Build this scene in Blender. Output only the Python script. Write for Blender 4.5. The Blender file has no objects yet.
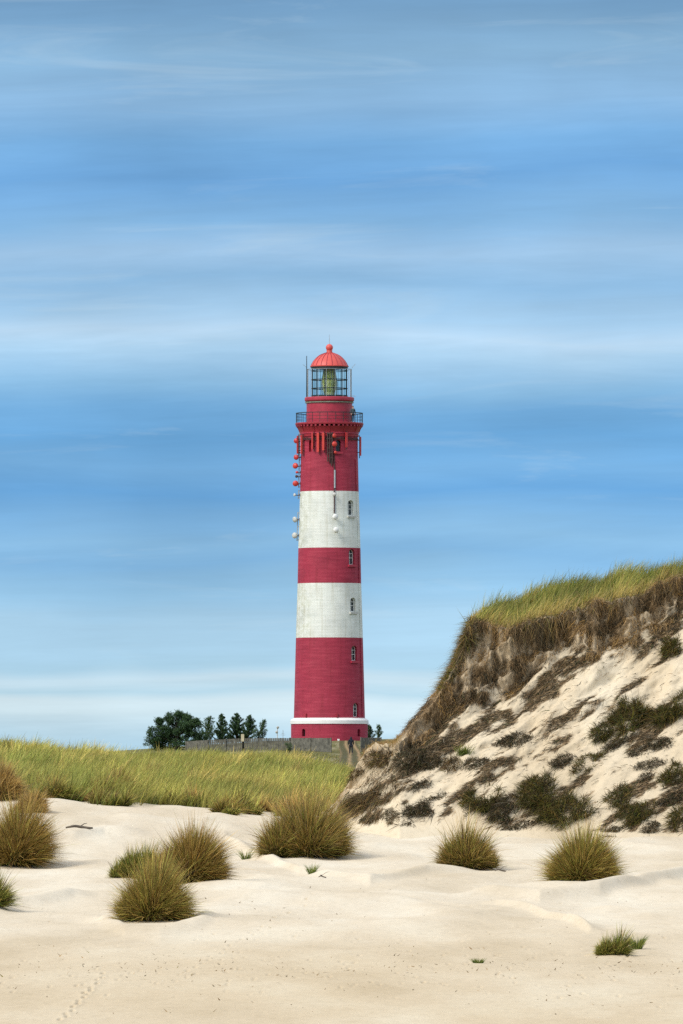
import bpy, bmesh, math, random
import numpy as np
from mathutils import Vector, Matrix
random.seed(7); RNG = np.random.default_rng(7)
PI = math.pi
C = bpy.context.scene.collection
# ---------------------------------------------------------------- camera model
F, H0, CX = 8763.0, 800.0, 341.5       # focal length in pixels, horizon row, centre column
EXPO = 0.92
def wx(px, d): return (px - CX) / F * d
def wz(Y, d): return (H0 - Y) / F * d

# ---------------------------------------------------------------- object helpers
def tag(o, label=None, cat=None, group=None, kind=None):
    if label: o['label'] = label
    if cat: o['category'] = cat
    if group: o['group'] = group
    if kind: o['kind'] = kind
    return o
def empty(name, loc, rz=0, **k):
    o = bpy.data.objects.new(name, None); C.objects.link(o)
    o.location = loc; o.rotation_euler = (0, 0, rz); o.empty_display_size = .3
    return tag(o, **k)
def link(name, me, mat=None, parent=None, loc=None, smooth=False, **k):
    o = bpy.data.objects.new(name, me); C.objects.link(o)
    if mat is not None and not me.materials: me.materials.append(mat)
    if parent is not None: o.parent = parent
    if loc is not None: o.location = loc
    if smooth: me.polygons.foreach_set('use_smooth', [True] * len(me.polygons))
    return tag(o, **k)
def npmesh(name, V, Q, col=None, attrs=None):
    """quads mesh from numpy arrays"""
    me = bpy.data.meshes.new(name)
    nv, nf = len(V), len(Q); k = Q.shape[1]
    me.vertices.add(nv); me.vertices.foreach_set('co', np.ascontiguousarray(V, np.float32).ravel())
    me.loops.add(nf * k); me.loops.foreach_set('vertex_index', np.ascontiguousarray(Q, np.int32).ravel())
    me.polygons.add(nf)
    me.polygons.foreach_set('loop_start', np.arange(nf, dtype=np.int32) * k)
    me.update(calc_edges=True)
    if col is not None:
        a = me.color_attributes.new('Col', 'FLOAT_COLOR', 'POINT')
        c4 = np.ones((nv, 4), np.float32); c4[:, :3] = col
        a.data.foreach_set('color', c4.ravel())
    for n, v in (attrs or {}).items():
        a = me.attributes.new(n, 'FLOAT', 'POINT'); a.data.foreach_set('value', np.ascontiguousarray(v, np.float32).ravel())
    me.validate()
    return me
class MB:
    """collects simple solids into one mesh"""
    def __init__(s): s.bm = bmesh.new()
    def box(s, c, size, rot=None, bevel=0):
        g = bmesh.ops.create_cube(s.bm, size=1)
        M = Matrix.Translation(Vector(c)) @ (rot.to_4x4() if rot is not None else Matrix()) @ Matrix.Diagonal((*size, 1))
        bmesh.ops.transform(s.bm, matrix=M, verts=g['verts']); return s
    def tube(s, pts, rad, seg=8, caps=True):
        pts = [Vector(p) for p in pts]
        if not hasattr(rad, '__len__'): rad = [rad] * len(pts)
        rings = []
        for i, p in enumerate(pts):
            t = (pts[min(i+1, len(pts)-1)] - pts[max(i-1, 0)]).normalized()
            a = t.orthogonal().normalized() if not rings else (u - t * u.dot(t)).normalized()
            u = a; b = t.cross(a)
            rings.append([s.bm.verts.new(p + (a*math.cos(2*PI*k/seg) + b*math.sin(2*PI*k/seg)) * rad[i]) for k in range(seg)])
        for r0, r1 in zip(rings, rings[1:]):
            for k in range(seg): s.bm.faces.new((r0[k], r0[(k+1) % seg], r1[(k+1) % seg], r1[k]))
        if caps:
            s.bm.faces.new(rings[0][::-1]); s.bm.faces.new(rings[-1])
        return s
    def lathe(s, prof, seg=64, M=None, a0=0, a1=2*PI, close=False):
        full = abs(a1-a0-2*PI) < 1e-6
        n = seg if full else seg+1
        rings = []
        for r, z in prof:
            ring = []
            for k in range(n):
                a = a0 + (a1-a0)*k/seg
                v = Vector((r*math.cos(a), r*math.sin(a), z))
                ring.append(s.bm.verts.new(M @ v if M else v))
            rings.append(ring)
        pairs = list(zip(rings, rings[1:]))
        if close: pairs.append((rings[-1], rings[0]))
        for r0, r1 in pairs:
            for k in range(seg):
                k2 = (k+1) % n
                s.bm.faces.new((r0[k], r0[k2], r1[k2], r1[k]))
        return s
    def ball(s, c, r, scale=(1, 1, 1), seg=16, rot=None):
        g = bmesh.ops.create_uvsphere(s.bm, u_segments=seg, v_segments=max(6, seg//2), radius=r)
        M = Matrix.Translation(Vector(c)) @ (rot.to_4x4() if rot is not None else Matrix()) @ Matrix.Diagonal((*scale, 1))
        bmesh.ops.transform(s.bm, matrix=M, verts=g['verts']); return s
    def prism(s, outline, d, M=None):
        """outline in xz, extruded from y=0 to y=d"""
        a = [s.bm.verts.new((M or Matrix()) @ Vector((x, 0, z))) for x, z in outline]
        b = [s.bm.verts.new((M or Matrix()) @ Vector((x, d, z))) for x, z in outline]
        n = len(a); s.bm.faces.new(a); s.bm.faces.new(b[::-1])
        for k in range(n): s.bm.faces.new((a[k], b[k], b[(k+1) % n], a[(k+1) % n]))
        return s
    def mesh(s, name):
        bmesh.ops.remove_doubles(s.bm, verts=s.bm.verts, dist=1e-5)
        bmesh.ops.recalc_face_normals(s.bm, faces=s.bm.faces)
        me = bpy.data.meshes.new(name); s.bm.to_mesh(me); s.bm.free(); return me
    def build(s, name, mat, parent=None, loc=None, smooth=False, **k):
        return link(name, s.mesh(name), mat, parent, loc, smooth, **k)

# ---------------------------------------------------------------- noise
def vnoise(x, y, seed=0):
    x = np.asarray(x, float); y = np.asarray(y, float)
    xi = np.floor(x).astype(np.int64); yi = np.floor(y).astype(np.int64)
    fx = x - xi; fy = y - yi; fx = fx*fx*(3-2*fx); fy = fy*fy*(3-2*fy)
    def h(a, b):
        n = (a * 374761393 + b * 668265263 + seed * 974634777) & 0xffffffff
        n = ((n ^ (n >> 13)) * 1274126177) & 0xffffffff
        n = n ^ (n >> 16)
        return (n & 0xffffff) / float(0xffffff)
    return (h(xi, yi)*(1-fx) + h(xi+1, yi)*fx)*(1-fy) + (h(xi, yi+1)*(1-fx) + h(xi+1, yi+1)*fx)*fy
def fbm(x, y, seed=0, o=4):
    s = 0; a = 1; t = 0
    for i in range(o):
        s = s + a*(vnoise(x*2**i, y*2**i, seed+i*17)*2-1); t += a; a *= .5
    return s/t
def sstep(a, b, x):
    t = np.clip((x-a)/(b-a), 0, 1); return t*t*(3-2*t)

# ---------------------------------------------------------------- materials
def new_mat(name):
    m = bpy.data.materials.new(name); m.use_nodes = True
    nt = m.node_tree; b = nt.nodes['Principled BSDF']
    return m, nt, b
def N(nt, t, **k):
    n = nt.nodes.new(t)
    for a, v in k.items():
        if a.startswith('i_'): n.inputs[a[2:].replace('_', ' ')].default_value = v
        else: setattr(n, a, v)
    return n
def ramp(nt, stops, interp='LINEAR'):
    r = nt.nodes.new('ShaderNodeValToRGB'); e = r.color_ramp; e.interpolation = interp
    while len(e.elements) > 1: e.elements.remove(e.elements[-1])
    for i, (p, c) in enumerate(stops):
        el = e.elements[0] if i == 0 else e.elements.new(p)
        el.position = p; el.color = (*c, 1) if len(c) == 3 else c
    return r
def paint(name, c, rough=.5, var=.12, metal=0, scale=3.0, spec=.5, bump=0):
    m, nt, b = new_mat(name); L = nt.links.new
    tc = N(nt, 'ShaderNodeTexCoord'); nz = N(nt, 'ShaderNodeTexNoise', i_Scale=scale, i_Detail=5.0)
    L(tc.outputs['Object'], nz.inputs['Vector'])
    r = ramp(nt, [(.3, tuple(x*(1-var) for x in c)), (.7, tuple(min(1, x*(1+var)) for x in c))])
    L(nz.outputs['Fac'], r.inputs['Fac']); L(r.outputs['Color'], b.inputs['Base Color'])
    b.inputs['Roughness'].default_value = rough; b.inputs['Metallic'].default_value = metal
    b.inputs['Specular IOR Level'].default_value = spec
    if bump:
        bp = N(nt, 'ShaderNodeBump', i_Strength=bump, i_Distance=.02); L(nz.outputs['Fac'], bp.inputs['Height']); L(bp.outputs['Normal'], b.inputs['Normal'])
    return m
def blade_mat(name, trans=.25, rough=.55):
    m, nt, b = new_mat(name); L = nt.links.new
    at = N(nt, 'ShaderNodeAttribute', attribute_name='Col')
    nz = N(nt, 'ShaderNodeTexNoise', i_Scale=9.0, i_Detail=2.0); tc = N(nt, 'ShaderNodeTexCoord')
    L(tc.outputs['Object'], nz.inputs['Vector'])
    mr = N(nt, 'ShaderNodeMapRange'); mr.inputs['To Min'].default_value = .8; mr.inputs['To Max'].default_value = 1.2
    L(nz.outputs['Fac'], mr.inputs['Value'])
    sc = N(nt, 'ShaderNodeVectorMath', operation='SCALE'); L(at.outputs['Color'], sc.inputs[0]); L(mr.outputs['Result'], sc.inputs['Scale'])
    L(sc.outputs['Vector'], b.inputs['Base Color'])
    b.inputs['Roughness'].default_value = rough; b.inputs['Specular IOR Level'].default_value = .25
    tr = N(nt, 'ShaderNodeBsdfTranslucent'); L(sc.outputs['Vector'], tr.inputs['Color'])
    mx = N(nt, 'ShaderNodeMixShader'); mx.inputs[0].default_value = trans
    L(b.outputs[0], mx.inputs[1]); L(tr.outputs[0], mx.inputs[2]); L(mx.outputs[0], nt.nodes['Material Output'].inputs['Surface'])
    return m
M_BLADE = blade_mat('marram_blades', .3)
M_DEAD = blade_mat('dead_roots', .05, .8)
M_LEAF = blade_mat('tree_needles', .12, .6)

def sand_mat():
    m, nt, b = new_mat('dune_sand'); L = nt.links.new
    tc = N(nt, 'ShaderNodeTexCoord')
    mp = N(nt, 'ShaderNodeMapping'); mp.inputs['Scale'].default_value = (.55, .10, .3); L(tc.outputs['Object'], mp.inputs['Vector'])
    n1 = N(nt, 'ShaderNodeTexNoise', i_Scale=1.0, i_Detail=6.0, i_Roughness=.55); L(mp.outputs[0], n1.inputs['Vector'])
    mp2 = N(nt, 'ShaderNodeMapping'); mp2.inputs['Scale'].default_value = (1.5, .35, 2.); L(tc.outputs['Object'], mp2.inputs['Vector'])
    n2 = N(nt, 'ShaderNodeTexNoise', i_Scale=5.0, i_Detail=8.0, i_Roughness=.7); L(mp2.outputs[0], n2.inputs['Vector'])
    # dry pale sand / slightly damp tan sand
    r = ramp(nt, [(.28, (.56, .47, .33)), (.5, (.65, .56, .415)), (.72, (.72, .65, .51))]); L(n1.outputs['Fac'], r.inputs['Fac'])
    r2 = ramp(nt, [(.25, (.88, .87, .85)), (.5, (1, 1, 1)), (.8, (1.05, 1.05, 1.05))]); L(n2.outputs['Fac'], r2.inputs['Fac'])
    mu = N(nt, 'ShaderNodeMix', data_type='RGBA', blend_type='MULTIPLY'); mu.inputs['Factor'].default_value = 1
    L(r.outputs['Color'], mu.inputs['A']); L(r2.outputs['Color'], mu.inputs['B'])
    # dryness attribute
    dr = N(nt, 'ShaderNodeAttribute', attribute_name='damp')
    m2 = N(nt, 'ShaderNodeMix', data_type='RGBA', blend_type='MULTIPLY'); L(dr.outputs['Fac'], m2.inputs['Factor'])
    L(mu.outputs['Result'], m2.inputs['A']); m2.inputs['B'].default_value = (.88, .83, .74, 1)
    # vegetated soil
    n3 = N(nt, 'ShaderNodeTexNoise', i_Scale=2.2, i_Detail=7.0, i_Roughness=.75); L(tc.outputs['Object'], n3.inputs['Vector'])
    r3 = ramp(nt, [(.3, (.055, .06, .02)), (.5, (.13, .125, .045)), (.75, (.26, .22, .10))]); L(n3.outputs['Fac'], r3.inputs['Fac'])
    ve = N(nt, 'ShaderNodeAttribute', attribute_name='veg')
    m3 = N(nt, 'ShaderNodeMix', data_type='RGBA'); L(ve.outputs['Fac'], m3.inputs['Factor'])
    L(m2.outputs['Result'], m3.inputs['A']); L(r3.outputs['Color'], m3.inputs['B'])
    # humus / root mat soil
    mp4 = N(nt, 'ShaderNodeMapping'); mp4.inputs['Scale'].default_value = (7, 7, 6); mp4.inputs['Rotation'].default_value = (0, math.radians(35), 0); L(tc.outputs['Object'], mp4.inputs['Vector'])
    n4 = N(nt, 'ShaderNodeTexNoise', i_Scale=1.6, i_Detail=8.0, i_Roughness=.75); L(mp4.outputs[0], n4.inputs['Vector'])
    r4 = ramp(nt, [(.30, (.032, .020, .010)), (.43, (.115, .072, .033)), (.54, (.27, .18, .092)), (.66, (.47, .36, .215))]); L(n4.outputs['Fac'], r4.inputs['Fac'])
    so = N(nt, 'ShaderNodeAttribute', attribute_name='soil')
    m4 = N(nt, 'ShaderNodeMix', data_type='RGBA'); L(so.outputs['Fac'], m4.inputs['Factor'])
    L(m3.outputs['Result'], m4.inputs['A']); L(r4.outputs['Color'], m4.inputs['B'])
    L(m4.outputs['Result'], b.inputs['Base Color'])
    b.inputs['Roughness'].default_value = .95; b.inputs['Specular IOR Level'].default_value = .1
    ad = N(nt, 'ShaderNodeMath', operation='ADD'); L(n2.outputs['Fac'], ad.inputs[0]); L(n4.outputs['Fac'], ad.inputs[1])
    bp = N(nt, 'ShaderNodeBump', i_Strength=.4, i_Distance=.03); L(ad.outputs[0], bp.inputs['Height']); L(bp.outputs['Normal'], b.inputs['Normal'])
    return m
M_SAND = sand_mat()

# ---------------------------------------------------------------- ground height
ST = [0, 60, 100, 125, 145, 172, 185, 195, 210, 225, 260, 320, 400, 500, 650, 780, 860, 893, 930, 1100]
PXC = [-600, 0, 35, 100, 200, 270, 330, 350, 400, 683, 1200]
base = [None, None, 1024, 953, 920, 882, 866]
T1 = {  # rows at the far stations 195 ... 1100, for each column
 -600:[848,820,797, 783,760,747, 748,750,752,752,750,750,752],
 0:   [850,822,798, 785,765,752, 757,762,762,760,758,757,757],
 35:  [852,820,795, 785,768,757, 760,763,762,759,757,756,756],
 100: [853,822,800, 790,774,764, 763,762,760,757,753,752,753],
 200: [856,830,809, 797,780,767, 765,762,758,754.5,747,745,745],
 270: [857,836,816, 803,785,765, 764,761,757,753,742,741,742],
 330: [857,840,822, 808,792,777, 776,771,763,753.5,741,739,741],
 350: [857,840,824, 812,797,783, 780,774,766,755.5,741,739,741],
 400: [858,842,826, 815,803,792, 785,776,766,753,741,739,741],
 683: [860,843,832, 820,812,800, 790,780,768,755,745,742,743],
 1200:[860,845,834, 822,815,800, 790,780,768,755,748,745,745]}
tab = []
for p in PXC:
    row = [-2.9, -2.75] + [wz(base[i], ST[i]) for i in range(2, 7)] + [wz(Y, ST[7+i]) for i, Y in enumerate(T1[p])]
    tab.append(row)
tab = np.array(tab)
DG = np.arange(0, 1101.0)                # 1 m rows
PG = np.arange(-600, 1201, 10.0)
t1 = np.array([np.interp(DG, ST, r) for r in tab])
TG = np.array([np.interp(PG, PXC, t1[:, j]) for j in range(len(DG))])   # (d, px)
def smooth_axis0(A, k):
    c = np.pad(A, ((k, k), (0, 0)), 'edge'); w = np.hanning(2*k+3)[1:-1]; w /= w.sum()
    return sum(w[i]*c[i:i+len(A)] for i in range(2*k+1))
TS = smooth_axis0(TG, 6); TS2 = smooth_axis0(TG, 2)
k = sstep(40, 150, DG)[:, None]; kk = sstep(850, 870, DG)[:, None]
TG = TS*(1-kk)+TS2*kk
TG = smooth_axis0(TG.T, 4).T
def g0(x, y):
    x = np.asarray(x, float); y = np.asarray(y, float)
    yy = np.clip(y, 0, 1099.0); yc = np.maximum(y, 1.0)
    p = np.clip(CX + x/yc*F, -600, 1199.0)
    i = np.minimum(np.floor(yy).astype(int), len(DG)-2); fi = yy-i
    q = (p-PG[0])/10; j = np.minimum(np.floor(q).astype(int), len(PG)-2); fj = q-j
    z = (TG[i, j]*(1-fj)+TG[i, j+1]*fj)*(1-fi) + (TG[i+1, j]*(1-fj)+TG[i+1, j+1]*fj)*fi
    return z - np.clip((y-1100)/1400, 0, 1)*9.0
def find_d(px, Y, lo=95, hi=226, f=None):
    d = np.arange(lo, hi, .1); z = (f or g0)(wx(px, d), d)
    return float(d[np.argmin(np.abs(H0 - z/d*F - Y))])

# name, px, base Y, width px, top Y, blades, style, label
TUFTS = [
 (12, 866, 80, 797, 8500, 'olive', 'largest olive marram tuft, cut by the left edge of the picture beside the bare sand'),
 (-16, 906, 52, 858, 2600, 'green', 'sliver of a marram tuft at the left edge, below the largest tuft'),
 (150, 921, 88, 845, 7000, 'bright', 'pointed bright olive marram tuft standing in a scooped hollow, frontmost of the left pair'),
 (190, 882, 82, 818, 8000, 'olive', 'domed brown-topped marram tuft directly behind the pointed tuft'),
 (137, 878, 58, 834, 3400, 'green', 'low loose green marram tuft leaning left of the domed tuft'),
 (305, 857, 96, 792, 6500, 'mixed', 'wide ragged marram tuft on a sand hump in front of the grass field'),
 (468, 868, 62, 818, 4200, 'mixed', 'ragged dark marram tuft on the sand below the dune, between the two wider tufts'),
 (580, 883, 84, 820, 7000, 'bright', 'dense rounded marram tuft on the sand below the right dune slope'),
 (611, 955, 36, 921, 1500, 'green', 'small short marram tuft alone on the front sand'),
 (637, 949, 14, 930, 90, 'sprout', 'few upright green grass blades beside the smallest tuft'),
 (246, 859, 12, 845, 40, 'sprout', 'tiny green sprout on the sand left of the ragged tuft'),
 (312, 873, 12, 860, 45, 'sprout', 'thin wispy sprout on the sand just below the ragged tuft'),
 (478, 963, 14, 955, 50, 'sprout', 'tiny grass sprout lowest on the open sand'),
 (116, 801, 50, 768, 3600, 'mixed', 'dark marram tuft at the sandy edge of the grass field'),
 (-2, 800, 54, 756, 5200, 'straw', 'straw-coloured marram tuft at the left edge behind the largest tuft'),
 (30, 812, 40, 788, 2600, 'straw', 'small straw marram tuft between the largest tuft and the grass field'),
 (62, 884, 6, 881, 8, 'none', ''),
]
TUFTS = [t for t in TUFTS if t[5] != 'none']
TD = [find_d(t[0], t[1]) for t in TUFTS]
def lip(x, y, pts, h, wf, wb, edge=30):
    """low wind-cut crest through the listed picture positions"""
    ps = np.array([p for p, _ in pts], float); ds = np.array([find_d(p, Y) for p, Y in pts])
    p = CX + x/np.maximum(y, 1)*F
    dc = np.interp(p, ps, ds); s = y-dc
    win = sstep(ps[0]-edge, ps[0]+edge*.6, p)*(1-sstep(ps[-1]-edge*.6, ps[-1]+edge, p))
    return h*win*np.where(s < 0, np.exp(-(s/wf)**2), np.exp(-(s/wb)**2))
LIPS = [
 ([(480, 893), (540, 897), (600, 892), (640, 884), (700, 872)], .20, 1.8, 2.5, 30),
 ([(495, 905), (530, 912), (560, 922), (590, 934)], .12, 1.2, 2.0, 18),
 ([(98, 918), (125, 929), (160, 932), (195, 925), (215, 918)], .09, 4.0, 2.0, 22),
 ([(40, 838), (75, 836), (105, 831), (135, 832)], .13, 1.2, 2.0, 20),
 ([(-60, 912), (0, 908), (40, 903), (75, 898)], .14, 1.8, 2.5, 25),
 ([(225, 838), (300, 872), (370, 884), (430, 872), (480, 868)], .12, 2.0, 3.0, 30),
 ([(360, 850), (420, 848), (480, 853), (540, 850)], .10, 4, 1.2, 30),
 ([(210, 905), (300, 895), (380, 900), (460, 915)], .07, 5, 2.0, 30),
 ([(600, 905), (650, 912), (720, 905)], .10, 5, 1.5, 20),
 ([(120, 816), (180, 822), (240, 830)], .08, 4, 1.5, 20),
]
FOOT = []
fr = random.Random(3)
for i in range(15):                        # track of footprints coming up from lower left
    t = i/14; FOOT.append((62+42*t+(1.6 if i % 2 else -1.6)+fr.uniform(-.8, .8), 1020-46*t+fr.uniform(-1, 1), fr.uniform(1.5, 2.5)))
for i in range(22):                        # faint track across the open sand towards the ragged tuft
    t = i/21; FOOT.append((180+135*t+fr.uniform(-3, 3), 975-75*t, fr.uniform(.6, 1.3)))
for i in range(170):
    FOOT.append((fr.uniform(-20, 700), fr.gauss(972, 16), fr.uniform(.3, 1.1)))
for i in range(60):
    FOOT.append((fr.uniform(230, 600), fr.uniform(895, 955), fr.uniform(.25, .6)))
FOOTW = []
for (p, Y, a) in FOOT:
    d = find_d(p, Y, 95, 200); FOOTW.append((wx(p, d), d, a))
def gz(x, y, detail=True):
    x = np.asarray(x, float); y = np.asarray(y, float)
    z = g0(x, y)
    near = sstep(95, 135, y)*(1-sstep(226, 260, y))
    z = z + near*(.085*fbm(x/4.5, y/14, 11, 3) + .030*fbm(x/1.3, y/5, 12, 3))
    rg = 1-np.abs(fbm(x/5.0+9, y/15, 16, 3))*3.2
    z = z + near*.075*np.clip(rg, -1, 1)*sstep(118, 150, y)
    z = z + (1-sstep(90, 150, y))*.012*fbm(x/1.5, y/9, 15, 3)
    z = z + sstep(226, 260, y)*(1-sstep(500, 700, y))*.55*fbm(x/3.2, y/9, 13, 3)
    z = z + near*.006*fbm(x/.28, y/1.6, 14, 2)
    for pts, h, wf, wb, e in LIPS: z = z + lip(x, y, pts, h, wf, wb, e)
    for t, d in zip(TUFTS, TD):
        if t[5] == 'sprout': continue
        R = t[2]/F*d/2; cx = wx(t[0], d); cy = d+R*.35
        r2 = ((x-cx)/(R*1.25))**2 + ((y-cy)/(R*2.2))**2
        z = z + .10*R*np.exp(-r2*1.6) - .05*R*np.exp(-((np.sqrt(r2)-1.25)/.35)**2)
        # wind tail of sand behind (towards the right)
        z = z + .10*R*np.exp(-(((x-cx-R*1.7)/(R*1.1))**2 + ((y-cy)/(R*1.6))**2))
    return z
_LIPD = None
# speed: precompute lip distances once
_l = []
for pts, h, wf, wb, e in LIPS:
    ps = np.array([p for p, _ in pts], float); ds = np.array([find_d(p, Y) for p, Y in pts]); _l.append((ps, ds, h*1.35, wf, wb, e))
def lip(x, y, pts, h, wf, wb, edge=30):
    for ps, ds, h_, a, b, e in _l:
        if len(ps) == len(pts) and ps[0] == pts[0][0] and ps[-1] == pts[-1][0]:
            p = CX + x/np.maximum(y, 1)*F; dc = np.interp(p, ps, ds); s = y-dc
            win = sstep(ps[0]-edge, ps[0]+edge*.6, p)*(1-sstep(ps[-1]-edge*.6, ps[-1]+edge, p))
            return h*win*np.where(s < 0, np.exp(-(s/wf)**2), np.exp(-(s/wb)**2))

def field_edge(px):      # distance at which the grass field begins
    return np.interp(px, [-400, 0, 35, 60, 100, 150, 200, 235, 262, 285, 300, 330, 360, 1200], [222, 224, 225, 226, 222.5, 224, 225, 222, 228, 224, 240, 232, 238, 245])
def build_ground():
    d = np.concatenate([[2, 10, 25, 40, 55, 68, 78, 86], np.arange(92, 232, .25), np.arange(232, 420, 1.0), np.arange(420, 1000, 2.5), [1010, 1030, 1060, 1100, 1200, 1400, 1700, 2100, 2600, 3300, 4200, 5500]])
    p = np.concatenate([CX-np.array([6, 3.5, 2, 1.2, .7, .4, .22, .14, .09, .07])*F, np.arange(-180, 860, 1.6), CX+np.array([.07, .09, .14, .22, .4, .7, 1.2, 2, 3.5, 6])*F])
    P, D = np.meshgrid(p, d)
    X = (P-CX)/F*D; Z = gz(X, D)
    damp = np.clip((1-sstep(115, 150, D))*.85 + .25*fbm(X/3, D/12, 31, 3), 0, 1)
    # footprints and pock marks pressed into the sand
    for (fx, fy, a) in FOOTW:
        i0, i1 = np.searchsorted(d, [fy-3, fy+3]); pc = CX+fx/fy*F
        j0, j1 = np.searchsorted(p, [pc-14, pc+14])
        xx = X[i0:i1, j0:j1]-fx; yy = D[i0:i1, j0:j1]-fy
        q = np.exp(-((xx/.022)**2+(yy/.34)**2)); q2 = np.exp(-((xx/.042)**2+((yy+.1)/.6)**2))
        Z[i0:i1, j0:j1] += a*(-.040*q+.013*q2)
        damp[i0:i1, j0:j1] = np.maximum(damp[i0:i1, j0:j1], np.clip(a*1.3*q, 0, 1))
    fe = field_edge(P) + 2.5*fbm(X/1.2, D/6, 21, 3)
    veg = sstep(0, 3, D-fe)*np.clip(1.0+.5*fbm(X/1.5, D/9, 22, 3), 0, 1)
    V = np.stack([X, D, Z], -1).reshape(-1, 3)
    n, m = len(d), len(p)
    idx = np.arange(n*m).reshape(n, m)
    Q = np.stack([idx[:-1, :-1], idx[:-1, 1:], idx[1:, 1:], idx[1:, :-1]], -1).reshape(-1, 4)
    me = npmesh('ground', V, Q, attrs={'veg': veg, 'damp': damp, 'soil': np.zeros(n*m)})
    link('ground', me, M_SAND, smooth=True, kind='structure')
build_ground()

def ground_z(x, y): return float(gz(np.array([x]), np.array([y]))[0])
# ---------------------------------------------------------------- ribbons (grass blades, strands)
def unit(v): return v/np.maximum(np.linalg.norm(v, axis=-1, keepdims=True), 1e-9)
def ribbons(root, d0, L, W, droop, c0, c1, nseg=3, curl=0, face=0.0):
    n = len(root); d0 = unit(d0)
    rnd = RNG.normal(size=(n, 3)); rnd[:, 2] *= .3
    if face: rnd = rnd*(1-face) + np.array([1, 0, 0])*face*np.sign(rnd[:, :1])
    side = unit(rnd - d0*np.sum(rnd*d0, 1, keepdims=True))
    cv = RNG.normal(size=(n, 3))*curl
    t = np.linspace(0, 1, nseg+1)
    P = root[:, None] + L[:, None, None]*(t[None, :, None]*d0[:, None] + (t**2)[None, :, None]*droop[:, None] + (np.sin(t*4)*t)[None, :, None]*cv[:, None])
    w = (W[:, None]*np.maximum((1-t**1.6), .06)[None, :])[..., None]*side[:, None]*.5
    V = np.stack([P-w, P+w], 2).reshape(-1, 3)
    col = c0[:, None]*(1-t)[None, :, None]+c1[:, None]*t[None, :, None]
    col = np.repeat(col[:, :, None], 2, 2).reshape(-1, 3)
    b = (np.arange(n)*(nseg+1)*2)[:, None]+np.arange(nseg)[None, :]*2
    Q = np.stack([b, b+1, b+3, b+2], -1).reshape(-1, 4)
    return V, Q, col
def merge(parts):
    Vs, Qs, Cs = [], [], []; o = 0
    for V, Q, c in parts:
        Vs.append(V); Qs.append(Q+o); Cs.append(c); o += len(V)
    return np.concatenate(Vs), np.concatenate(Qs), np.concatenate(Cs)
PAL = {
 'green': np.array([.120, .165, .030]), 'dgreen': np.array([.050, .070, .020]), 'olive': np.array([.205, .180, .032]),
 'yellow': np.array([.430, .410, .090]), 'straw': np.array([.56, .39, .13]), 'brown': np.array([.160, .100, .045]),
 'dark': np.array([.050, .042, .022]), 'tan': np.array([.38, .26, .13]), 'grey': np.array([.20, .17, .12]), 'ochre': np.array([.36, .21, .055])}
def pick(n, opts, jit=.18):
    names = list(opts); w = np.array([opts[k] for k in names], float); w /= w.sum()
    c = np.array([PAL[k] for k in names])[RNG.choice(len(names), n, p=w)]
    return c*(1+RNG.normal(size=(n, 1))*jit).clip(.4, 1.7)
STY = {
 'olive': (dict(olive=6, green=3, ochre=1), dict(straw=3, olive=3, ochre=7, yellow=1, brown=1)),
 'bright': (dict(olive=3, green=6), dict(straw=3, yellow=4, ochre=5, olive=3)),
 'green': (dict(green=6, olive=2), dict(yellow=4, olive=3, green=2, straw=1)),
 'mixed': (dict(olive=4, green=5, brown=1, dgreen=1), dict(straw=3, yellow=2, olive=3, ochre=5, tan=1)),
 'straw': (dict(olive=3, ochre=3, brown=2), dict(straw=6, ochre=3, tan=2)),
 'sprout': (dict(green=4, dgreen=1), dict(green=3, yellow=1))}
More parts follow.
